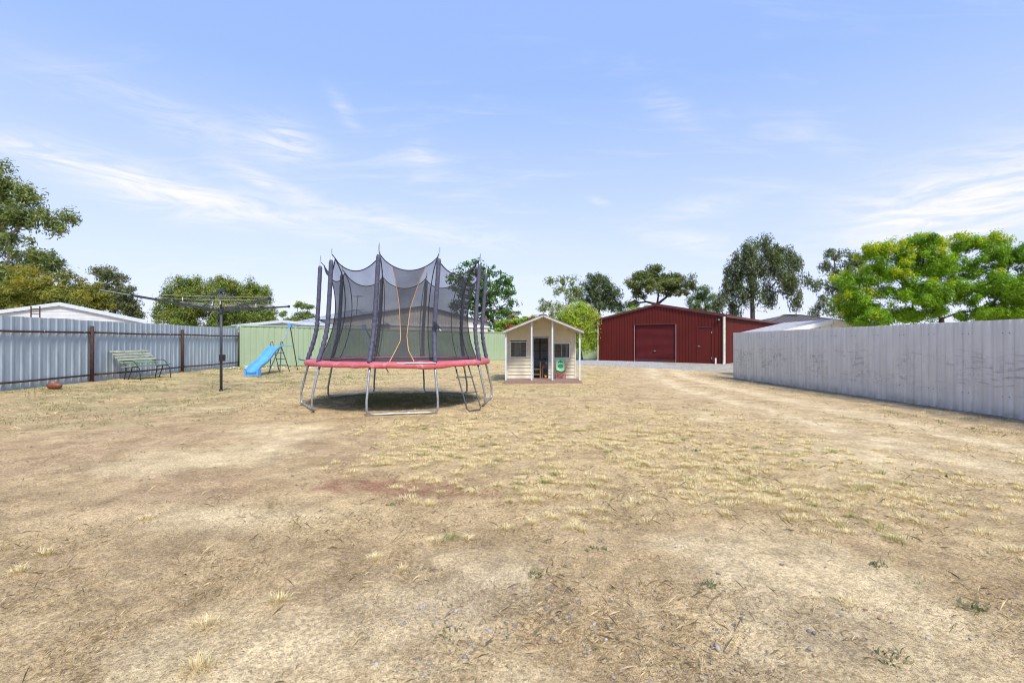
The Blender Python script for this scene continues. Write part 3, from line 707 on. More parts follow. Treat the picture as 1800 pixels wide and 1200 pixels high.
# folding camp chair on the deck
cx, cy, cz = 1.635, PW - .22, DZ
T = Thing('camp_chair', 'green animal print folding kids camp chair with red frame on deck', 'chair', (cx, cy, cz))
for sx_ in (-1, 1):
    T.part('leg', MB().tube([(cx + sx_ * .155, cy - .13, cz), (cx + sx_ * .15, cy + .02, cz + .62)], .009, 6), 'chair_red')
    T.part('leg', MB().tube([(cx + sx_ * .155, cy + .12, cz), (cx + sx_ * .155, cy - .10, cz + .36)], .009, 6), 'chair_red')
    T.part('armrest', MB().beam((cx + sx_ * .19, cy - .15, cz + .37), (cx + sx_ * .19, cy + .06, cz + .39), .045, .012), 'chair_red')
    T.part('cross_brace', MB().beam((cx - sx_ * .155, cy - .13, cz + .02), (cx + sx_ * .15, cy - .11, cz + .24), .02, .014, (0, 1, 0)), 'chair_red')
    T.part('cross_brace', MB().beam((cx - sx_ * .155, cy + .12, cz + .02), (cx + sx_ * .15, cy + .10, cz + .24), .02, .014, (0, 1, 0)), 'chair_red')
rows = []
for i in range(9):
    zz = cz + .25 + .42 * i / 8; w = .155 * (1 - max(0, (i - 5.) / 3.) ** 2 * .35); rows.append([(cx + w * (k / 4 - 1), cy - .02 + .05 * i / 8 + .03 * (1 - (k / 4 - 1) ** 2), zz) for k in range(9)])
back = T.part('backrest', MB().grid(rows), 'chair_green', smooth=True)
rows = [[(cx + .15 * (k / 4 - 1), cy - .16 + .16 * i / 4, cz + .27 - .05 * (1 - (k / 4 - 1) ** 2) + .01 * (4 - i)) for k in range(9)] for i in range(5)]
T.part('seat', MB().grid(rows), 'chair_green', smooth=True)
def patch(cxx, czz, rx_, rz_, n=14, jag=.0):
    bp = [(cxx + rx_ * math.cos(a * 6.2832 / n) * (1 + jag * (a % 2)), cz + czz + rz_ * math.sin(a * 6.2832 / n) * (1 + jag * (a % 2))) for a in range(n)]
    f = lambda x, z: cy - .02 + .05 * (z - cz - .25) / .42 + .03 * (1 - ((x - cx) / .155) ** 2) - .006
    return MB().add([(x, f(x, z), z) for x, z in bp], [tuple(range(n))])
for cxx, czz, a, b_ in ((0, .42, .095, .06), (-.045, .55, .035, .03), (.045, .55, .035, .03), (0, .57, .03, .045)): T.part('printed_patch', patch(cx + cxx, czz, a, b_, 12, .12), 'print_green', back)
for s_ in (-.03, .03):
    e = patch(cx + s_, .515, .018, .02); e.v = [(x, y - .004, z) for x, y, z in e.v]; T.part('printed_eye', e, 'white', back)

# ------------------------------------------------------------------ trampoline
TC = Vector((-2.46, 10.70, 0)); A0 = -76.; PADZ = .965
LEAN = Vector((.064, .0, 0))                              # the whole enclosure leans a little to the right
def TP(r, deg, z):
    return TC + Vector((r * math.cos(R(deg)), r * math.sin(R(deg)), z)) + LEAN * max(0, z - PADZ)
T = Thing('trampoline', 'large round trampoline with red pad and dark safety net enclosure', 'trampoline', tuple(TC))
pole_a = [A0 - 18 + 36 * k for k in range(10)]
# U shaped legs
for k in range(5):
    mid = A0 + 72 * k; a0, a1 = mid - 18, mid + 18; pts = []
    g_ = lambda r, a, z: TP(r, a, z + 0)
    for r_, z_ in ((1.88, .90), (1.93, .78), (2.00, .50), (2.05, .28), (2.05, .12)): pts.append(g_(r_, a0, z_))
    lo0, lo1 = TP(2.0, a0, .035), TP(2.0, a1, .035)
    pts += [TP(2.045, a0 + .6, .07), lo0.lerp(lo1, .05), lo0.lerp(lo1, .12) + Vector((0, 0, -.008))]
    pts += [lo0.lerp(lo1, .4), lo0.lerp(lo1, .6), lo0.lerp(lo1, .88), lo0.lerp(lo1, .95), TP(2.045, a1 - .6, .07)]
    for r_, z_ in ((2.05, .12), (2.05, .28), (2.00, .50), (1.93, .78), (1.88, .90)): pts.append(g_(r_, a1, z_))
    pts[7].z = .03; pts[10].z = .03
    lg = T.part('leg', MB().tube(pts, .0225, 8), 'steel', smooth=True)
    c0, c1 = lo0.lerp(lo1, .57), lo0.lerp(lo1, .60)
    T.part('joint_collar', MB().tube([c0, c1], .029, 8).tube([c0 + Vector((0, 0, -.02)), c0 + Vector((0, 0, .06))], .006, 6), 'steel', lg)
# ring frame, mat, pad
ring = MB()
ring.grid([[TP(1.88 + .022 * math.cos(b * math.pi / 3), a * 6, .90 + .022 * math.sin(b * math.pi / 3)) for a in range(60)] for b in range(7)], True)
T.part('ring_frame', ring, 'steel', smooth=True)
T.part('jump_mat', MB().add([TP(1.70, a * 9, .925) for a in range(40)] + [TP(0, 0, .915)], [(a, (a + 1) % 40, 40) for a in range(40)]), 'black', smooth=True)
rnd = random.Random(5); NA = 200
wav = [.5 * math.sin(a * 6.2832 / NA * 10 + 1) + .35 * math.sin(a * 6.2832 / NA * 23 + 2) + .3 * rnd.uniform(-1, 1) for a in range(NA)]
prof = ((1.62, .945), (1.66, .965), (1.76, .978), (1.88, .975), (1.945, .965), (1.965, .94), (1.968, .90), (1.955, .868), (1.935, .865), (1.94, .90))
rows = []
for bi, (r_, z_) in enumerate(prof):
    w = max(0, (bi - 3) / 5); row = []
    for a in range(NA):
        sag = .035 * math.exp(-(((a * 1.8 - 298 + 180) % 360 - 180) / 11) ** 2)
        row.append(TP(r_ + .013 * wav[a] * w * (1 if bi > 3 else .3), a * 1.8, z_ + (.008 * wav[(a * 3) % NA] - sag) * w + .006 * wav[a]))
    rows.append(row)
T.part('safety_pad', MB().grid(rows, True), 'pad', smooth=True)
T.part('pad_piping', MB().tube([TP(1.975, -79 + i * 1.6, .952 - .004 * math.sin(i)) for i in range(14)], .008, 6), 'white')
# poles with foam sleeves
def pole_r(z):                                             # radius of the pole line at a height over the pad
    h_ = z - PADZ
    return 1.78 + .15 * max(0, 1 - h_ / .75) ** 1.6 + .015 * max(0, (h_ - 1.2))
for i, a in enumerate(pole_a):
    zt = 3.13 - .03 * (i % 2)
    po = T.part('pole', MB().tube([TP(pole_r(z_), a, z_) for z_ in (PADZ - .05, 1.15, 1.4, 1.7, 2.1, 2.6, zt)], [.018] * 6 + [.012], 8), 'steel', smooth=True)
    pts = []; rad = []; n = 46
    for q in range(n + 1):
        z_ = PADZ - .02 + (zt - .16 - PADZ) * q / n; pts.append(TP(pole_r(z_), a, z_))
        ruch = .0065 * (math.sin(q * 2.1 + i) + .6 * math.sin(q * 3.7 + i * 2)) if q < 22 else .0012 * math.sin(q * 1.3)
        rad.append((.043 if q < 24 else .0425) + ruch)
    rad[0] = .026; rad[-1] = .03
    T.part('foam_sleeve', MB().tube(pts, rad, 10), 'sleeve', po, smooth=True)
    T.part('pole_cap', MB().tube([TP(pole_r(zt), a, zt - .02), TP(pole_r(zt), a, zt + .04)], .008, 6), 'tube_grey', po)
# net
def net_pt(deg, v, extra=0.):
    f = ((deg - pole_a[0]) % 36) / 36; e = 4 * f * (1 - f)                 # 0 at a pole, 1 midway
    zt = 2.96 - .27 * e ** .8
    z = .935 + (zt - .935) * v
    rp = 1.70 - .40 * v + .02; rp = 1.70 + (-1.02 * v + .98 * v * v) if v < 1 else 1.66
    rp = 1.70 - 1.02 * v * (1 - v) - .04 * v + .05 * max(0, v - .9) * 10 * (1 - e)
    rp -= .045 * e * (0.3 + v * .9)
    return TP(rp + extra, deg, z)
rows = [[net_pt(pole_a[0] + 360 * a / 120, i / 22) for a in range(120)] for i in range(23)]
T.part('safety_net', MB().grid(rows, True), 'net', smooth=True)
T.part('top_binding', MB().tube([net_pt(pole_a[0] + 360 * a / 120, 1.) for a in range(121)], .011, 6), 'black', smooth=True)
for a in pole_a:
    T.part('net_seam', MB().tube([net_pt(a, i / 16, .008) for i in range(17)], .010, 6), 'black', smooth=True)
    T.part('net_strap', MB().tube([net_pt(a, 1.), TP(pole_r(3.04), a, 3.04)], .009, 6), 'black')
def interp(xs, ys, x): return float(np.interp(x, xs, ys))
uL = lambda v: interp((0, .25, .6, 1), (.26, .44, .37, .22), v)
uR = lambda v: interp((0, .14, .3, .6, 1), (.72, .60, .56, .60, .80), v)
fa = lambda u: pole_a[0] + 36 * u
rows = [[net_pt(fa(uL(i / 22) + (uR(i / 22) - uL(i / 22)) * j / 8), i / 22, .014) for j in range(9)] for i in range(23)]
T.part('net_door', MB().grid(rows), 'net_door', smooth=True)
for f_, nm in ((uL, 'a'), (uR, 'b')):
    rows = [[net_pt(fa(f_(i / 30) + w_), i / 30, .02 + e_) for w_, e_ in ((-.008, 0), (0, .004), (.008, 0))] for i in range(31)]
    T.part('door_zip', MB().grid(rows), 'orange', smooth=True)
# bunched net on the mat at the door
rows = [[TP(1.70 - .20 * i / 5 + .02 * math.sin(j * 1.7), fa(.30 + .5 * j / 20), .935 + .05 * math.sin(i / 5 * 3.14) + .012 * math.sin(j * 2.3 + i)) for j in range(21)] for i in range(6)]
T.part('net_skirt', MB().grid(rows), 'black', smooth=True)
# black hem around the net bottom
T.part('net_hem', MB().tube([TP(1.69, a * 3, .945) for a in range(121)], .012, 6), 'black')
q = TP(1.84, pole_a[1], 1.62)
hang = T.part('door_clip', MB().beam(q + Vector((-.02, -.05, .09)), q + Vector((.10, -.06, -.06)), .05, .05), 'black'); T.part('clip_ring', MB().tube([q + Vector((.08, -.09, -.04)), q + Vector((.115, -.09, -.075))], .018, 8), 'tube_grey', hang)
# ladder
T = Thing('trampoline_ladder', 'dark tube ladder with two rungs hooked on the trampoline right side', 'ladder', (-.75, 9.2, 0))
tl, trr = P(799.5, 641, 9.50), P(823, 641, 9.70); bl, br = P(822, 726, 9.17), P(846, 722, 9.42)
bl.z = br.z = .03
side = (br - bl).normalized()
fp = [tl + Vector((0, .1, .02)), tl, tl.lerp(bl, .5), tl.lerp(bl, .96), bl + side * .04, br - side * .04, trr.lerp(br, .96), trr.lerp(br, .5), trr, trr + Vector((0, .1, .02))]
T.part('frame', MB().tube(fp, .0135, 8), 'dark_steel', smooth=True)
for f_ in (.28, .62):
    a, b = tl.lerp(bl, f_), trr.lerp(br, f_); e = (b - a).normalized(); T.part('rung', MB().tube([a - e * .05, b + e * .03], .012, 8), 'dark_steel')
T.part('sleeve', MB().tube([tl.lerp(bl, .06), tl.lerp(bl, .10)], .0155, 8), 'white')

# ------------------------------------------------------------------ rotary clothesline
H = Vector((-7.82, 13.0, GZ(-7.8, 13))); hub = H + Vector((0, 0, 2.16)); capz = H + Vector((0, 0, 2.72))
T = Thing('clothesline', 'dark rotary clothesline with four raised arms on a single post', 'clothesline', tuple(H))
T.part('post', MB().tube([H + Vector((0, 0, -.05)), H + Vector((0, 0, 1.2)), hub], .036, 10), 'charcoal', smooth=True)
T.part('ground_sleeve', MB().tube([H + Vector((0, 0, -.02)), H + Vector((0, 0, .05)), H + Vector((0, 0, .055))], [.05, .05, .04], 10), 'charcoal')
T.part('upper_mast', MB().tube([hub, capz], .028, 10), 'charcoal', smooth=True)
T.part('top_cap', MB().tube([capz + Vector((0, 0, -.05)), capz + Vector((0, 0, .02)), capz + Vector((0, 0, .035))], [.07, .07, .03], 10), 'charcoal')
T.part('hub', MB().tube([hub + Vector((0, 0, -.06)), hub + Vector((0, 0, .05))], .06, 10), 'charcoal')
wb = T.part('winder', MB().box(H + Vector((.05, -.03, .90)), (.11, .12, .17)), 'black'); T.part('crank', MB().tube([H + Vector((.1, -.06, .92)), H + Vector((.14, -.09, .92)), H + Vector((.15, -.09, .84))], .012, 6), 'black', wb)
dirs = [Vector((1.82, -1.0, .25)), Vector((1.0, 1.82, .25)), Vector((-1.82, 1.0, .25)), Vector((-1.0, -1.82, .25))]
for dv in dirs:
    ar = T.part('arm', MB().beam(hub, hub + dv, .035, .05), 'charcoal')
    T.part('strut', MB().tube([capz, hub + dv * .40 + Vector((0, 0, .03))], .016, 8), 'charcoal', ar)
    T.part('line_clip', MB().box(hub + dv * .99, (.05, .05, .075)), 'black', ar)
    for f_ in (.5, .75): T.part('line_clip', MB().box(hub + dv * f_ + Vector((0, 0, .03)), (.028, .028, .03)), 'black', ar)
T.part('arm_extension', MB().tube([hub + dirs[3] * .9, hub + dirs[3] * 1.28 + Vector((0, 0, .0))], .011, 6), 'tube_grey')
for f_ in (.5, .75, .99):
    for k in range(4):
        a = hub + dirs[k] * f_ + Vector((0, 0, .045)); b = hub + dirs[(k + 1) % 4] * f_ + Vector((0, 0, .045))
        T.part('wire', MB().tube([a, a.lerp(b, .25) + Vector((0, 0, -.02)), a.lerp(b, .5) + Vector((0, 0, -.028)), a.lerp(b, .75) + Vector((0, 0, -.02)), b], .0018, 4), 'white')
for n_, (k, f_, s_) in enumerate(((3, .5, .5), (3, .6, .62), (3, .8, .28), (2, .5, .55), (0, .6, .4), (2, .99, .2), (3, .99, .14))):
    a = hub + dirs[k] * f_ + Vector((0, 0, .02)); b = hub + dirs[(k + 1) % 4] * f_ + Vector((0, 0, .02)); p = a.lerp(b, s_)
    pg = link('clothes_peg', MB().prism([(p.x - .006, p.y - .005, p.z - .05), (p.x + .006, p.y - .005, p.z - .05), (p.x + .008, p.y - .005, p.z + .0), (p.x + .004, p.y - .005, p.z + .035), (p.x - .004, p.y - .005, p.z + .035), (p.x - .008, p.y - .005, p.z)], (0, .01, 0)).mesh('clothes_peg'), 'white' if n_ % 3 else 'ceramic')
    tag(pg, 'small pale plastic peg clipped on a clothesline wire', 'peg', 'pegs on the clothesline')

# ------------------------------------------------------------------ swing set and slide
T = Thing('swing_set', 'metal swing set frame with grey and dark legs by green fence', 'swing', (-7.7, 20.2, .05))
ap0, ap1 = Vector((-9.32, 20.3, 2.03)), Vector((-6.02, 19.7, 1.97))
feet = (Vector((-9.64, 19.1, 0)), Vector((-9.58, 21.6, 0)), Vector((-5.16, 18.3, 0)), Vector((-5.36, 21.0, 0)))
for ft in feet: ft.z = GZ(ft.x, ft.y) - .01
T.part('top_beam', MB().tube([ap0 - Vector((.1, 0, 0)), ap1 + Vector((.1, 0, 0))], .026, 8), 'tube_grey', smooth=True)
for f_, ap_, mm in ((feet[0], ap0, 'tube_grey'), (feet[1], ap0, 'dark_steel'), (feet[2], ap1, 'tube_grey'), (feet[3], ap1, 'dark_steel')):
    T.part('leg', MB().tube([f_, ap_], .022, 8), mm, smooth=True)
for ap_ in (ap0, ap1): T.part('corner_joint', MB().box(ap_ + Vector((0, 0, -.02)), (.13, .16, .16)), 'slide_blue')
for a_, b_, ap_ in ((feet[0], feet[1], ap0), (feet[2], feet[3], ap1)): T.part('cross_bar', MB().tube([a_.lerp(ap_, .55), b_.lerp(ap_, .55)], .015, 8), 'tube_blue')
def swing(x0, x1, yy, zs, label, mm):
    f = (x0 + 9.32) / 3.3; bz = 1.97 + .06 * (1 - f); yb = 20.3 - .6 * f
    rows = [[(x0 + (x1 - x0) * i / 8, yb + yy + dy, zs - .05 * math.sin(i / 8 * math.pi)) for i in range(9)] for dy in (-.08, .08)]
    rows += [[(p[0], p[1], p[2] - .03) for p in rows[1]], [(p[0], p[1], p[2] - .03) for p in rows[0]]]; rows.append(rows[0])
    st = T.part('swing_seat', MB().grid(rows), mm, label=label)
    for x in (x0, x1):
        T.part('rope', MB().tube([(x, yb, bz), (x, yb + yy * .5, (bz + zs) / 2), (x, yb + yy, zs)], .007, 6), 'tube_grey', st)
        T.part('hook', MB().tube([(x, yb, bz - .03), (x, yb, bz - .12)], .02, 6), 'slide_blue', st)
        T.part('grip', MB().tube([(x, yb + yy, zs + .01), (x, yb + yy, zs + .13)], .02, 6), 'slide_blue', st)
swing(-8.95, -8.45, .1, .62, 'dark curved swing seat', 'dark_steel')
swing(-7.35, -6.85, .05, .60, 'blue curved swing seat', 'slide_blue')
# slide
s0, s1 = Vector((-9.55, 17.72, GZ(-9.5, 17.7))), Vector((-9.62, 19.75, 1.12 + .08))
T = Thing('slide', 'bright blue plastic wavy slide with dark steps beside the swing set', 'slide', tuple(s0))
u = Vector((s1.x - s0.x, s1.y - s0.y, 0)); Ls = u.length; u.normalize(); wv = Vector((u.y, -u.x, 0)); n = 22
def sl_c(q):
    z = .17 + (1.10 - .17) * (q ** 1.05) + .035 * math.sin(q * math.pi * 3.2 + .4) - .03 * max(0, 1 - q * 6)
    if q > .93: z = min(z, 1.10)
    return Vector((s0.x, s0.y, s0.z)) + u * (Ls * q) + Vector((0, 0, z))
sec = tuple((a_ * .9, b_) for a_, b_ in ((-.245, -.03), (-.25, .085), (-.225, .10), (-.20, .085), (-.19, .0), (0, -.012), (.19, .0), (.20, .085), (.225, .10), (.25, .085), (.245, -.03), (0, -.045)))
rows = [[sl_c(i / n) + wv * a + Vector((0, 0, b_)) for a, b_ in sec] for i in range(n + 1)]
mb = MB().grid(rows, True); T.part('chute', mb, 'slide_blue', smooth=True)
fb = sl_c(0); mb = MB()
for a in (-.22, .22): mb.box(fb + wv * a + u * .10 + Vector((0, 0, -.04)), (.07, .24, .24), math.atan2(u.y, u.x) - math.pi / 2)
mb.box(fb + u * .05 + Vector((0, 0, -.075)), (.38, .05, .15), math.atan2(u.y, u.x) - math.pi / 2)
T.part('foot_block', mb, 'slide_blue')
te = sl_c(1)
for a in (-.2, .2):
    T.part('hand_rail', MB().tube([te + wv * a + u * -.12 + Vector((0, 0, .06)), te + wv * a + u * -.06 + Vector((0, 0, .18)), te + wv * a + u * .1 + Vector((0, 0, .20)), te + wv * a + u * .16 + Vector((0, 0, .05))], .013, 8), 'dark_steel', smooth=True)
    b0 = te + wv * a * 1.1 + u * .75; b0.z = GZ(b0.x, b0.y); T.part('step_rail', MB().tube([te + wv * a * .8 + u * .08, b0], .018, 8), 'dark_steel')
    b1 = te + wv * a + u * -.15; b1.z = GZ(b1.x, b1.y); T.part('support_leg', MB().tube([te + wv * a + u * -.02 + Vector((0, 0, -.04)), b1], .018, 8), 'dark_steel')
for f_ in (.25, .5, .75):
    p = te + u * (.08 + .67 * f_); p.z = te.z * (1 - f_) + GZ(p.x, p.y) * f_; T.part('step', MB().beam(p - wv * .20, p + wv * .20, .07, .025), 'dark_steel')

# ------------------------------------------------------------------ bench by the left fence
Bn = Vector((-11.62, 14.78, 0)); ld = Vector((.09, 1, 0)).normalized(); fd = Vector((ld.y, -ld.x, 0)); g0 = GZ(-11.6, 15.3) - .01
def BP(l, f_, z): return Vector((Bn.x, Bn.y, g0)) + ld * l + fd * f_ + Vector((0, 0, z))
T = Thing('park_bench', 'old green wooden slat bench with iron legs against galvanised fence', 'bench', (Bn.x, Bn.y, g0))
BL = 1.34
for i in range(5):                                         # backrest slats, bottom to top, leaning back
    f_ = -.36 - .085 * i; zz = .545 + .083 * i
    T.part('back_slat', MB().beam(BP(-.03 + .01 * (i % 2), f_, zz), BP(BL + .02, f_, zz + .004 * (i % 3)), .022, .073, tuple(fd * -.55 + Vector((0, 0, .8)))), 'bench_green' if i == 0 else 'bench_wood')
for i in range(4):
    f_ = -.29 + .13 * i; T.part('seat_slat', MB().beam(BP(-.03, f_, .41 + .012 * i), BP(BL + .02, f_, .41 + .012 * i), .10, .026), 'bench_wood' if i != 3 else 'bench_green')
for l in (.08, BL - .10):
    fr = T.part('iron_frame', MB().tube([BP(l, -.74, .90), BP(l, -.30, .46), BP(l, -.29, .385), BP(l, .12, .42)], .014, 6), 'black')
    T.part('leg', MB().tube([BP(l, .12, .42), BP(l, .18, .36), BP(l, .22, 0)], .014, 6), 'black', fr)
    T.part('leg', MB().tube([BP(l, -.06, .40), BP(l, -.20, 0)], .014, 6), 'black', fr)
    T.part('leg', MB().tube([BP(l, -.26, .39), BP(l, -.33, 0)], .014, 6), 'black', fr)
    T.part('armrest', MB().tube([BP(l, -.40, .585), BP(l, -.06, .60), BP(l, .0, .575), BP(l, .13, .43)], .013, 6), 'black', fr)

# ------------------------------------------------------------------ football
fbx, fby = -11.45, 12.1; rows = []
for i in range(13):
    a = -math.pi / 2 + math.pi * i / 12; rows.append([(fbx + .18 * math.sin(a), fby + .098 * math.cos(a) ** .9 * math.cos(b * math.pi / 8), GZ(fbx, fby) + .085 + .098 * max(0, math.cos(a)) ** .9 * math.sin(b * math.pi / 8)) for b in range(16)])
rows = [[(p[0], (p[1].real if isinstance(p[1], complex) else p[1]), (p[2].real if isinstance(p[2], complex) else p[2])) for p in r_] for r_ in rows]
T = Thing('football', 'brown leather oval football lying at the galvanised fence', 'ball', (fbx, fby, GZ(fbx, fby)))
bo = T.part('ball', MB().grid(rows, True), 'leather', smooth=True)
T.part('seam', MB().tube([(fbx + .175 * math.sin(a), fby - .04 * math.cos(a), GZ(fbx, fby) + .085 + .092 * math.cos(a)) for a in np.linspace(-1.4, 1.4, 15)], .003, 5), 'black', bo)
T.part('lacing', MB().box((fbx, fby - .045, GZ(fbx, fby) + .172), (.09, .012, .008)), 'white', bo)

# ------------------------------------------------------------------ trees
LAI = 2.9
def tree(name, label, cat, Y, blobs, trunk, leaf=(.22, .08), lai=2.2, clump=.42, pal=((.06, .09, .035), (.10, .13, .05)), tip=None, bark='bark', seed=1, hang=.3, tr=.22, out=2.4, limbs=True, thick=.6, group=None, twig=.5, tipf=.25, flower=None, grow=1.22, dens=1.25, tipw=lambda px, py: 1.):
    rng = np.random.default_rng(seed); rnd = random.Random(seed)
    base = P(trunk[0], 600, Y); gz0 = GZ(base.x, Y); base = Vector((base.x, Y, gz0))
    T = Thing(name, label, cat, tuple(base), group)
    V = []; COL = []; wood = MB(); pal = np.array(pal) * np.array((2.0, 2.12, 1.8)); tipc = np.array(tip) if tip is not None else None
    fork = P(trunk[1], trunk[2], Y)
    if limbs:
        mid = base.lerp(fork, .5) + Vector((rnd.uniform(-.15, .15), rnd.uniform(-.1, .1), 0))
        wood.tube([base + Vector((0, 0, -.1)), mid, fork], [tr * 1.15, tr * .9, tr * .72], 8)
    ztop = max(P(b[0], b[1] - b[3], Y).z for b in blobs); zlow = min(P(b[0], b[1] + b[3], Y).z for b in blobs)
    nodes = [(fork, fork)]
    blobs = sorted(blobs, key=lambda b: math.hypot(b[0] - trunk[1], b[1] - trunk[2]))
    for bi, (px, py, rx, ry) in enumerate(blobs):
        c = P(px, py, Y); s = Y / 850; rx_, rz_ = rx * s * grow, ry * s * grow; ryd = min(max(rx_, .5) * 1.0, 3.0) * thick
        c = c + Vector((0, rnd.uniform(-1, 1) * ryd * .7, 0))
        cA = np.array(c); rad = np.array((rx_, ryd, rz_))
        area = math.pi * rx_ * rz_
        ncl = max(4, int(area / (math.pi * clump * clump) * 2.3 * dens))
        dirv = rng.normal(size=(ncl, 3)); dirv /= np.linalg.norm(dirv, axis=1)[:, None]
        rad_u = rng.random(ncl) ** (1 / out)
        cl = cA + dirv * rad_u[:, None] * rad
        nl = int(lai * LAI * area / (leaf[0] * leaf[1] * .5)); which = rng.integers(0, ncl, nl)
        size = rng.uniform(.55, 1.25, ncl)
        off = rng.normal(size=(nl, 3)); off /= np.linalg.norm(off, axis=1)[:, None]; off *= (rng.random(nl) ** .5)[:, None]
        p = cl[which] + off * (clump * 1.25 * size[which])[:, None] * np.array((1, 1, .6 + hang * .5))
        hg = rng.random(nl) ** 2 * hang * clump * 1.9; p[:, 2] -= hg
        nn = off * .9 + np.array((0, 0, .55)) + rng.normal(size=(nl, 3)) * .5; nn /= np.linalg.norm(nn, axis=1)[:, None]
        a = rng.normal(size=(nl, 3)); a[:, 2] -= hang * 2.2; a -= nn * (a * nn).sum(1)[:, None]; a /= np.linalg.norm(a, axis=1)[:, None] + 1e-9
        b = np.cross(nn, a)
        ll = leaf[0] * rng.uniform(.6, 1.3, nl)[:, None] / 2; ww = leaf[1] * rng.uniform(.7, 1.25, nl)[:, None] / 2
        V.append(np.stack([p - a * ll, p + b * ww + a * ll * .1, p + a * ll, p - b * ww + a * ll * .1], 1))
        ct = rng.random(ncl); mixv = np.clip(.55 * ct[which] + .45 * rng.random(nl), 0, 1)[:, None]
        col = pal[0] * (1 - mixv) + pal[1] * mixv
        col = col * rng.uniform(.8, 1.2, nl)[:, None]
        if tipc is not None:                                # fresh growth on some outer clumps
            fresh = (rng.random(ncl) < tipf * tipw(px, py) * np.clip(.35 + 1.1 * (cl[:, 2] - zlow) / (ztop - zlow), 0, 1.4)) & (rad_u > .72) & (dirv[:, 2] > -.35)
            fm = fresh[which] & (rng.random(nl) < .85); col[fm] = tipc * rng.uniform(.8, 1.15, (fm.sum(), 1))
        if flower is not None:
            fm = rng.random(nl) < flower[1]; col[fm] = np.array(flower[0]) * rng.uniform(.7, 1.2, (fm.sum(), 1))
        COL.append(np.repeat(np.minimum(col, .8), 4, 0))
        if limbs:
            src = min(nodes, key=lambda q_: (q_[0] - c).length + .35 * (q_[0] - fork).length)[0]; dep = (src - fork).length; tot = max(.5, (c - fork).length)
            k1 = src.lerp(c, .5) + Vector((rnd.uniform(-.2, .2), rnd.uniform(-.2, .2), rnd.uniform(-.05, .3))) * min(1, (c - src).length * .4)
            r0 = tr * (.46 if dep < .01 else .30) * (.8 + .2 * (bi % 2))
            wood.tube([src, src.lerp(k1, .5), k1, c], [r0, r0 * .85, r0 * .7, r0 * .5], 6, False); nodes.append((c, src)); nodes.append((k1, src))
            for q in cl[: int(ncl * twig)]:
                qv = Vector(q); st = k1.lerp(c, rnd.uniform(.2, 1.)); wood.tube([st, st.lerp(qv, .55) + Vector((0, 0, .06)), qv], [r0 * .22, r0 * .15, r0 * .05], 4, False)
    V = np.concatenate(V).reshape(-1, 3) - np.array(base); COL = np.concatenate(COL); n = len(V)
    me = fast_mesh('crown', V, np.arange(n), 4, COL)
    if limbs: T.part('trunk', wood, bark, smooth=True)
    cr = link('crown', me, 'leaf', T.o); cr['kind'] = 'stuff'
    return n // 4
GUM = ((.036, .054, .026), (.098, .118, .058)); OLV = ((.045, .058, .024), (.120, .125, .042))
nl = 0
nl += tree('gum_tree', 'tall grey green gum tree at the left edge of view', 'tree', 30, [(5, 318, 26, 32), (38, 345, 24, 20), (85, 382, 25, 22), (55, 378, 26, 18), (5, 390, 42, 40), (15, 445, 45, 36), (92, 465, 26, 22), (60, 455, 24, 16), (48, 492, 36, 22), (-80, 360, 66, 70), (-70, 470, 80, 60), (-30, 520, 60, 30)],
           (-40, -30, 520), (.26, .085), 1.5, .5, ((.055, .075, .030), (.155, .170, .065)), None, 'bark_pale', 11, .35, .34, twig=.4)
nl += tree('wattle_tree', 'bushy olive yellow wattle above the white gable', 'tree', 27, [(42, 500, 40, 24), (5, 515, 36, 26), (78, 512, 32, 22), (115, 522, 26, 18), (-40, 515, 40, 30), (60, 535, 50, 18)], (50, 50, 560), (.20, .06), 2.3, .4, ((.060, .075, .020), (.180, .165, .030)), (.32, .26, .03), 'bark_dark', 12, .2, .16, tipf=.55)
nl += tree('wattle_tree', 'smaller olive yellow wattle between white gable and clothesline arm', 'tree', 31, [(138, 497, 22, 13), (165, 515, 20, 17), (150, 530, 24, 18), (182, 528, 12, 14)], (155, 152, 560), (.20, .06), 2.2, .38, ((.065, .078, .020), (.190, .170, .030)), (.34, .27, .03), 'bark_dark', 13, .2, .14, tipf=.5)
nl += tree('gum_tree', 'sparse topped grey gum tree behind the olive wattles', 'tree', 42, [(172, 477, 16, 9), (192, 482, 18, 10), (208, 492, 12, 7), (200, 516, 28, 16), (225, 523, 22, 18), (178, 512, 20, 14), (215, 540, 30, 14), (240, 552, 12, 7)], (205, 200, 540), (.26, .085), 1.9, .5, ((.052, .062, .034), (.118, .122, .064)), None, 'bark_dark', 14, .3, .2)
nl += tree('pepper_tree', 'wide rounded green pepper tree behind the clothesline', 'tree', 36, [(335, 512, 30, 20), (375, 505, 36, 17), (420, 512, 34, 18), (455, 522, 22, 18), (310, 540, 28, 24), (360, 535, 40, 22), (420, 540, 40, 20), (462, 545, 18, 22), (285, 548, 13, 16), (345, 560, 50, 18), (420, 562, 44, 14), (345, 490, 12, 5), (395, 490, 12, 5), (440, 498, 10, 6)],
           (385, 385, 565), (.19, .055), 2.1, .42, ((.055, .085, .022), (.175, .205, .045)), (.30, .33, .06), 'bark', 15, .5, .25, tipf=.45, flower=((.16, .13, .09), .10))
nl += tree('flat_topped_tree', 'thin flat topped tree between clothesline and grey roofs', 'tree', 46, [(520, 535, 18, 3.5), (545, 541, 12, 4), (497, 550, 11, 4.5), (530, 557, 20, 7), (512, 563, 16, 6), (545, 555, 10, 8), (480, 560, 8, 3)], (525, 522, 562), (.22, .08), 2.2, .32, ((.07, .095, .03), (.17, .19, .06)), None, 'bark', 16, .1, .12)
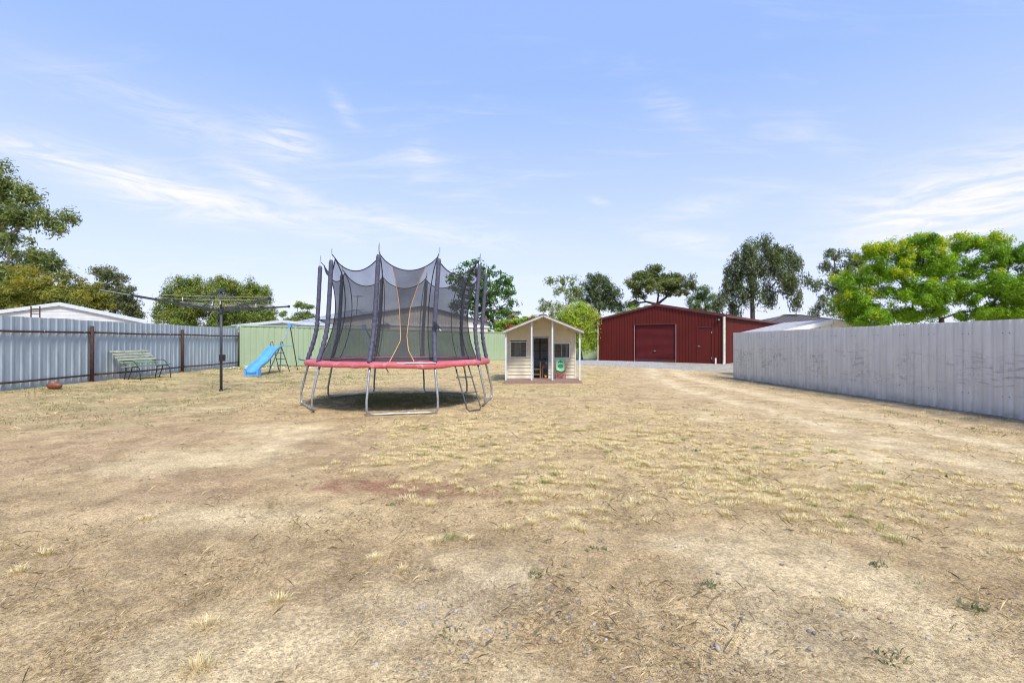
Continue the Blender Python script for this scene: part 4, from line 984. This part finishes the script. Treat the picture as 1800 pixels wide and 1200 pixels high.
nl += tree('broadleaf_tree', 'dark green open crowned tree right of the trampoline net', 'tree', 54, [(828, 468, 20, 10), (858, 478, 20, 12), (885, 500, 20, 14), (898, 522, 14, 12), (862, 510, 30, 18), (825, 500, 26, 22), (800, 490, 14, 16), (845, 540, 34, 22), (890, 545, 18, 14), (812, 530, 20, 20), (870, 570, 36, 22)], (852, 852, 545), (.34, .20), 1.15, .5, ((.035, .075, .024), (.085, .145, .045)), None, 'bark', 17, .1, .3)
nl += tree('flowering_shrub', 'yellow green shrub with red tips left of the playhouse roof', 'shrub', 39, [(880, 574, 13, 8), (897, 568, 14, 10), (915, 562, 14, 9), (930, 566, 14, 10), (905, 580, 28, 10)], (905, 905, 590), (.22, .08), 2.6, .34, ((.09, .14, .025), (.22, .28, .045)), (.30, .07, .03), 'bark', 18, 0, .08, tipf=.35)
nl += tree('gum_tree', 'slender pale trunked gum tree above the playhouse roof', 'tree', 50, [(970, 491, 13, 6), (998, 492, 14, 6), (990, 512, 16, 7), (1012, 508, 10, 9), (955, 533, 14, 9), (975, 543, 16, 10), (1003, 530, 10, 9)], (988, 990, 540), (.28, .10), 1.2, .45, ((.075, .10, .035), (.17, .19, .065)), None, 'bark_pale', 19, .3, .15)
nl += tree('gum_tree', 'compact grey green gum tree between playhouse and red shed roofs', 'tree', 52, [(1043, 488, 14, 10), (1060, 495, 16, 12), (1040, 510, 16, 13), (1068, 513, 20, 13), (1080, 525, 14, 12), (1050, 532, 26, 14), (1088, 540, 14, 10), (1022, 518, 9, 9)], (1055, 1052, 540), (.28, .09), 1.8, .5, GUM, None, 'bark_dark', 20, .35, .2)
nl += tree('willow_myrtle', 'bright lime green weeping shrub behind the playhouse', 'shrub', 33.4, [(1018, 542, 18, 9), (1032, 555, 20, 14), (1003, 556, 20, 12), (1040, 574, 14, 16), (985, 566, 14, 11), (1015, 576, 26, 18), (1045, 590, 9, 12), (1030, 596, 16, 10)], (1022, 1020, 585), (.20, .05), 3.2, .36, ((.10, .14, .022), (.26, .30, .045)), (.42, .42, .06), 'bark', 21, .8, .12, tipf=.5)
nl += tree('gum_tree', 'wide spreading dark gum tree right behind the red shed ridge', 'tree', 50, [(1148, 476, 20, 9), (1128, 487, 20, 11), (1165, 490, 30, 11), (1196, 493, 22, 10), (1112, 503, 14, 8), (1148, 503, 34, 11), (1208, 505, 10, 10), (1185, 508, 22, 9), (1122, 518, 12, 9), (1118, 533, 12, 8)], (1158, 1155, 535), (.26, .09), 2.3, .46, ((.045, .060, .022), (.125, .135, .048)), None, 'bark_dark', 22, .15, .32)
nl += tree('pine_tree', 'small loose green tree between the two larger gums', 'tree', 54, [(1230, 506, 12, 8), (1240, 520, 16, 10), (1225, 530, 16, 12), (1250, 536, 14, 12), (1215, 545, 14, 10)], (1235, 1235, 545), (.26, .07), 1.5, .5, ((.045, .075, .026), (.095, .13, .045)), None, 'bark', 23, .3, .14)
nl += tree('gum_tree', 'largest grey gum tree with drooping foliage behind the red shed side', 'tree', 44, [(1345, 425, 20, 9), (1318, 438, 22, 12), (1368, 438, 22, 12), (1342, 452, 34, 16), (1298, 460, 22, 16), (1388, 462, 20, 18), (1330, 475, 36, 18), (1372, 485, 26, 20), (1400, 490, 16, 20), (1290, 490, 20, 18), (1280, 515, 14, 18), (1310, 510, 22, 20), (1398, 520, 9, 18), (1355, 510, 18, 16), (1266, 530, 9, 14), (1300, 540, 14, 14)],
           (1324, 1322, 520), (.30, .085), 1.55, .5, ((.038, .052, .029), (.102, .116, .062)), None, 'bark_dark', 24, .9, .25, twig=.45, dens=.8)
nl += tree('gum_tree', 'open limbed gum tree between drooping gum and golden tree', 'tree', 47, [(1462, 446, 14, 7), (1488, 448, 18, 8), (1498, 462, 18, 12), (1455, 470, 16, 9), (1475, 480, 20, 12), (1436, 497, 16, 10), (1500, 490, 22, 16), (1470, 508, 18, 12), (1440, 530, 14, 11), (1500, 525, 22, 18), (1475, 545, 20, 12), (1430, 548, 10, 8)], (1505, 1492, 530), (.28, .09), 1.35, .48, GUM, None, 'bark', 25, .4, .26)
nl += tree('sapling', 'bright green young tree tops over the red shed left slope', 'tree', 47, [(1092, 552, 10, 5), (1112, 548, 11, 7), (1130, 541, 8, 6), (1125, 552, 12, 6)], (1112, 1112, 570), (.24, .09), 2.4, .34, ((.09, .16, .03), (.18, .26, .05)), None, 'bark', 26, 0, .1)
nl += tree('golden_robinia', 'bright green and yellow golden robinia tree over the scuffed fence', 'tree', 16.5, [(1528, 447, 20, 12), (1497, 490, 18, 13), (1510, 520, 26, 16), (1562, 437, 24, 10), (1605, 428, 26, 11), (1645, 421, 28, 10), (1695, 426, 28, 11), (1735, 424, 24, 9), (1560, 478, 34, 16), (1620, 462, 40, 18), (1690, 466, 42, 18), (1752, 452, 34, 16), (1795, 450, 26, 14), (1540, 545, 34, 16), (1600, 515, 40, 18), (1665, 515, 42, 18), (1740, 505, 44, 20), (1795, 495, 36, 20), (1835, 475, 36, 28), (1850, 535, 40, 26), (1790, 545, 34, 14), (1700, 548, 28, 9), (1645, 545, 30, 10), (1745, 546, 30, 11), (1590, 552, 30, 9), (1520, 560, 24, 9)],
           (1660, 1655, 560), (.085, .032), 3.1, .19, ((.044, .100, .007), (.165, .250, .016)), (.47, .54, .02), 'bark_dark', 27, .35, .10, out=2.6, thick=.9, tipf=.55, twig=.3, grow=1.36, dens=1.5, tipw=lambda px, py: 1.15 if (px < 1580 or py < 445) else .22)


# ------------------------------------------------------------------ dry grass, weeds, litter and gravel (uncountable ground cover)
rng = np.random.default_rng(77)
def scatter(n, rmin, rmax, pw=1.0, amax=58):
    u = rng.random(n); r_ = rmin * (rmax / rmin) ** (u ** pw); a = np.radians(rng.uniform(-amax, amax, n))
    return r_ * np.sin(a), r_ * np.cos(a)
def inside(x, y):
    ok = (x < 8.85) & ~((x > -.25) & (x < 2.25) & (y > 15.45) & (y < 18.4))
    lf = -11.55 + (y - 3) * (-1.48 / 20); ok &= x > lf + .02
    ok &= (x * -.7071 + y * .7071) < (12.75 + 22.7) * .7071 - .12
    ok &= ((x - 12.17) * .6325 + (y - 27.8) * .7745) < -.05
    return ok & (y < 36)
def blades(name, x, y, ln, wd, lean, cols, az=None, bend=.5, z0=0., simple=False):
    n = len(x); az = rng.uniform(0, 6.2832, n) if az is None else az
    z = hz(x, y) + z0; d = np.stack([np.cos(az), np.sin(az), np.zeros(n)], 1); w = np.stack([-np.sin(az), np.cos(az), np.zeros(n)], 1) * (wd / 2)[:, None]
    p0 = np.stack([x, y, z - .004], 1); s = np.sin(lean)[:, None]; c_ = np.cos(lean)[:, None]; up = np.array((0, 0, 1.))
    m1 = p0 + (d * s * .8 + up * c_) * (ln * .55)[:, None]
    s2 = np.sin(np.minimum(lean + bend, 1.62))[:, None]; c2 = np.cos(np.minimum(lean + bend, 1.62))[:, None]
    tip = m1 + (d * s2 + up * c2) * (ln * .45)[:, None]
    if simple:
        V = np.stack([p0 - w, m1 + w * .9, tip], 1).reshape(-1, 3); return link(name, fast_mesh(name, V, np.arange(n * 3), 3, np.repeat(cols, 3, 0)), 'blade')
    V = np.stack([p0 - w, p0 + w, m1 + w * .7, tip, m1 - w * .7], 1).reshape(-1, 3)
    idx = np.arange(n)[:, None] * 5; F = np.concatenate([idx + np.array((0, 1, 2)), idx + np.array((0, 2, 4)), idx + np.array((4, 2, 3))], 1).reshape(-1)
    me = fast_mesh(name, V, F, 3, np.repeat(cols, 5, 0)); return link(name, me, 'blade')
def tint(n, a, b, v=.18): 
    q = rng.random(n)[:, None]; return (np.array(a) * (1 - q) + np.array(b) * q) * rng.uniform(1 - v, 1 + v, n)[:, None]
# straw tufts
x, y = scatter(12000, 2.2, 26, .62); k = masks(x, y)
prob = np.clip(k['straw'] * 1.05 + .22 * k['back'] + .05 * (1 - k['bare']) , 0, 1) * (1 - k['rut']) * (1 - k['pad']) * (1 - .9 * k['tramp']) * (1 - .6 * k['red']) * (1 - k['strip']) * sm(2.5, 5.5, y + x * .25 + (k['n1'] - .5) * 4)
ok = (rng.random(len(x)) < prob * .95 * sm(.38, .6, fbm(x * 2.3, y * 2.3, 3, 41) + .06)) & inside(x, y); tx, ty = x[ok], y[ok]
hand = [(-2.95, 3.05), (-2.86, 2.8), (-2.8, 3.7), (-1.45, 2.3), (-1.3, 2.0), (-.85, 3.0), (-.5, 3.25), (-.42, 3.3), (-.3, 3.3), (.42, 3.5), (.5, 3.45), (.46, 3.55), (-.05, 3.5), (.15, 3.6), (3.9, 3.9), (3.4, 4.2), (-1.2, 2.5), (.7, 3.65)]
tx = np.concatenate([tx, [p[0] for p in hand]]); ty = np.concatenate([ty, [p[1] for p in hand]])
nt = len(tx); per = np.where(np.hypot(tx, ty) < 8, 150, 60); per[-len(hand):] = 190
rt = rng.uniform(.035, .11, nt) * rng.uniform(.6, 1.1, nt); rt[-len(hand):] = rng.uniform(.035, .06, len(hand))
ti = np.repeat(np.arange(nt), per); nb_ = len(ti)
ang = rng.uniform(0, 6.2832, nb_); rr_ = rt[ti] * np.sqrt(rng.random(nb_)); asp = rng.uniform(.8, 1.6, nt)[ti]
bx_ = tx[ti] + rr_ * np.cos(ang) * asp; by_ = ty[ti] + rr_ * np.sin(ang)
far_ = np.hypot(tx, ty)[ti]
ln = rng.uniform(.026, .062, nb_) * np.where(ti >= nt - len(hand), 1.15, 1.) * rng.uniform(.7, 1.2, nt)[ti]
cols = tint(nb_, (.70, .57, .30), (.82, .71, .46)); dk = rng.random(nb_) < .12; cols[dk] *= .6
gt = (rng.random(nt) < .05)[ti]; cols[gt] = tint(gt.sum(), (.26, .29, .10), (.48, .44, .20))
tag(blades('straw_grass', bx_, by_, ln, rng.uniform(.0013, .0026, nb_) * (1 + far_ * .17), np.clip(.15 + 1.1 * rr_ / rt[ti] + rng.normal(0, .25, nb_), .05, 1.45), cols, ang + rng.normal(0, .5, nb_), .45), 'tufts of dry straw grass scattered over the bare yard', 'grass', kind='stuff')
# short dry litter lying on the dirt
x, y = scatter(520000, 1.5, 30, .85); k = masks(x, y)
ln_ = fbm(x * 4.3, y * 4.3, 4, 61); pr = np.clip(.05 + .95 * sm(.44, .58, .5 * k['n2'] + .5 * ln_) + .4 * k['straw'] + .35 * k['back'] - .5 * k['bare'] - .8 * k['pale'] - .7 * k['rut'] - .35 * k['lane'] - k['pad'] - .5 * k['red'], .02, 1)
ok = (rng.random(len(x)) < pr) & inside(x, y); x, y = x[ok], y[ok]; n = len(x); r_ = np.hypot(x, y)
cols = tint(n, (.44, .32, .17), (.66, .52, .32), .25); dk = rng.random(n) < .48; cols[dk] *= rng.uniform(.28, .6, (dk.sum(), 1))
tag(blades('straw_litter', x, y, (.006 + .034 * rng.random(n) ** 2 + .06 * (rng.random(n) < .02)) * (1 + r_ * .04), rng.uniform(.0013, .0028, n) * (1 + r_ * .13), rng.uniform(.85, 1.5, n), cols, None, .3, .004, True), 'short dry straw litter and stubble lying over the dirt', 'grass', kind='stuff')
# low greyish green grass and weeds
x, y = scatter(60000, 1.8, 33, .6)
x = np.concatenate([x, rng.uniform(-12.6, -3.5, 26000), rng.uniform(-12.6, -2, 9000), rng.uniform(6.6, 8.8, 6000), rng.uniform(-4.8, -.7, 9000)]); y = np.concatenate([y, rng.uniform(7.5, 21, 26000), np.zeros(9000), rng.uniform(4, 19, 6000), rng.uniform(9.6, 13.2, 9000)]); y[-24000:-15000] = x[-24000:-15000] + 35.2 - rng.random(9000) ** 1.5 * 2.2
k = masks(x, y); gn = fbm(x * 1.3, y * 1.3, 3, 51)
edge = np.exp(-((((x * -.7071 + y * .7071) - 24.3) / .9) ** 2)) * sm(-2, -5, x)
pr = np.clip(.5 * k['left'] * sm(.47, .58, gn) + .22 * k['back'] * sm(.5, .64, gn) + 1.6 * k['tramp'] * sm(.30, .46, gn) + .55 * k['strip'] * sm(.52, .62, gn) * sm(8.75, 8.0, x) + .9 * edge + .03 * sm(.6, .7, gn), 0, 1) * (1 - k['pad']) * (1 - k['rut'])
pr = np.maximum(pr, .9 * np.exp(-(((x - 7.35) / .4) ** 2)) * sm(11.5, 8.5, y) * sm(5, 6.5, y) * sm(.42, .56, gn)); pr = np.maximum(pr, .8 * np.exp(-(((x + .35) / .7) ** 2 + ((y - 15.2) / .35) ** 2)) + .8 * np.exp(-(((x - .9) / 1.2) ** 2 + ((y - 15.35) / .12) ** 2)) * sm(.4, .55, gn))
ok = (rng.random(len(x)) < pr) & inside(x, y); x, y = x[ok], y[ok]
rep = 3; x = np.repeat(x, rep) + rng.normal(0, .03, len(x) * rep); y = np.repeat(y, rep) + rng.normal(0, .03, len(y) * rep); n = len(x); r_ = np.hypot(x, y)
fresh_ = np.exp(-((((x * -.7071 + y * .7071) - 24.3) / .9) ** 2))[:, None] * .6
cols = tint(n, (.15, .18, .07), (.30, .29, .12)) * (1 - fresh_) + np.array((.15, .23, .05)) * fresh_
tag(blades('green_grass', x, y, rng.uniform(.02, .06, n), rng.uniform(.003, .006, n) * (1 + r_ * .07), rng.uniform(.3, 1.2, n), cols), 'thin green grass under the trampoline and along the fences', 'grass', kind='stuff')
# little broad leaved weeds in the foreground
wp = [(-.30, 2.25), (1.6, 2.05), (1.1, 2.65), (2.35, 2.45), (2.95, 2.2), (.15, 2.8), (.55, 3.15), (-1.0, 4.0), (1.75, 4.1), (2.2, 2.9), (1.2, 6.3), (2.3, 6.0), (-.9, 8.2), (-.6, 8.4), (-3.5, 7.9), (-4.3, 9.2), (-1.9, 8.0), (.0, 7.9), (5.6, 5.0), (4.4, 4.9), (7.9, 9.1), (7.2, 7.6)]
x = []; y = []
for p in wp:
    m_ = rng.integers(10, 34); x += list(p[0] + rng.normal(0, .035, m_)); y += list(p[1] + rng.normal(0, .028, m_))
x = np.array(x); y = np.array(y); n = len(x)
tag(blades('weeds', x, y, rng.uniform(.02, .055, n), rng.uniform(.007, .013, n) * (1 + np.hypot(x, y) * .04), rng.uniform(.3, 1.3, n), tint(n, (.12, .14, .065), (.24, .25, .12))), 'small green weeds dotted over the dirt', 'weed', kind='stuff')
# white petals below the left end of the green fence
n = 420; s_ = rng.uniform(0, 5.5, n); x = -12.5 + s_ * .72 + rng.normal(0, .25, n); y = 20.9 + s_ * .55 + rng.normal(0, .5, n); ok = inside(x, y); x, y = x[ok], y[ok]; n = len(x)
tag(blades('white_daisies', x, y, rng.uniform(.03, .06, n), rng.uniform(.04, .09, n), rng.uniform(.8, 1.4, n), tint(n, (.75, .75, .72), (.8, .8, .78), .05), z0=.04), 'white daisies in the grass below the green fence', 'flower', kind='stuff')
# gravel
ico = np.array([(0, 0, 1.)] + [(math.cos(a * 1.2566) * .894, math.sin(a * 1.2566) * .894, .447) for a in range(5)] + [(math.cos(a * 1.2566 + .628) * .894, math.sin(a * 1.2566 + .628) * .894, -.447) for a in range(5)] + [(0, 0, -1.)])
icf = [(0, 1 + a, 1 + (a + 1) % 5) for a in range(5)] + [(1 + a, 6 + a, 1 + (a + 1) % 5) for a in range(5)] + [(1 + (a + 1) % 5, 6 + a, 6 + (a + 1) % 5) for a in range(5)] + [(11, 6 + (a + 1) % 5, 6 + a) for a in range(5)]
def stones(name, x, y, size, cols, label):
    n = len(x); th = rng.uniform(0, 6.2832, n); V = ico[None] * rng.uniform(.5, 1.35, (n, 12, 1)) * size[:, None, None] * np.stack([rng.uniform(.9, 1.4, n), rng.uniform(.6, 1., n), rng.uniform(.45, .8, n)], 1)[:, None, :]
    ct, st = np.cos(th)[:, None], np.sin(th)[:, None]; X = V[..., 0] * ct - V[..., 1] * st; Yv = V[..., 0] * st + V[..., 1] * ct
    W_ = np.stack([X + x[:, None], Yv + y[:, None], V[..., 2] + (hz(x, y) + size * .12)[:, None]], -1).reshape(-1, 3)
    F = (np.arange(n)[:, None, None] * 12 + np.array(icf)[None]).reshape(-1)
    tag(link(name, fast_mesh(name, W_, F, 3, np.repeat(cols, 12, 0)), 'stone'), label, 'gravel', kind='stuff')
x, y = scatter(26000, 1.6, 11, 1.0); k = masks(x, y); pr = np.clip(-.015 + .03 * rng.random(len(x)) + .8 * k['grav'] * sm(.4, .6, fbm(x * 5, y * 5, 3, 71)) * 1.2 + .05 * sm(-2, 1, x) * sm(6, 3, y) + .16 * k['bare'] + .2 * k['red'] - .1 * k['pale'] + .35 * k['strip'], 0, 1)
ok = (rng.random(len(x)) < pr) & inside(x, y); x, y = x[ok], y[ok]; n = len(x); k = masks(x, y)
cols = tint(n, (.16, .145, .13), (.40, .36, .315), .25); br = (rng.random(n) < .25 + .65 * k['bare'] + .6 * k['red']); cols[br] = tint(br.sum(), (.28, .19, .12), (.42, .31, .21))
cols[(k['red'] > .3) & br] *= np.array((.75, .5, .45))
sz = .0035 + .0105 * rng.random(n) ** 3.2; big = rng.random(n) < .02; sz[big] *= 1.5
stones('gravel', x, y, sz, cols, 'loose grey and brown gravel stones in the foreground dirt')
n = 15000; u_ = rng.uniform(-1, SW + 3, n); v_ = -rng.random(n) ** 1.1 * 6.5; x = Cn.x + ua.x * u_ + ub.x * v_; y = Cn.y + ua.y * u_ + ub.y * v_
k = masks(x, y); ok = (rng.random(n) < k['pad']) & inside(x, y); x, y = x[ok], y[ok]; n = len(x)
stones('crushed_rock', x, y, rng.uniform(.012, .03, n), tint(n, (.30, .30, .30), (.46, .46, .46)), 'grey crushed rock apron in front of the red shed')
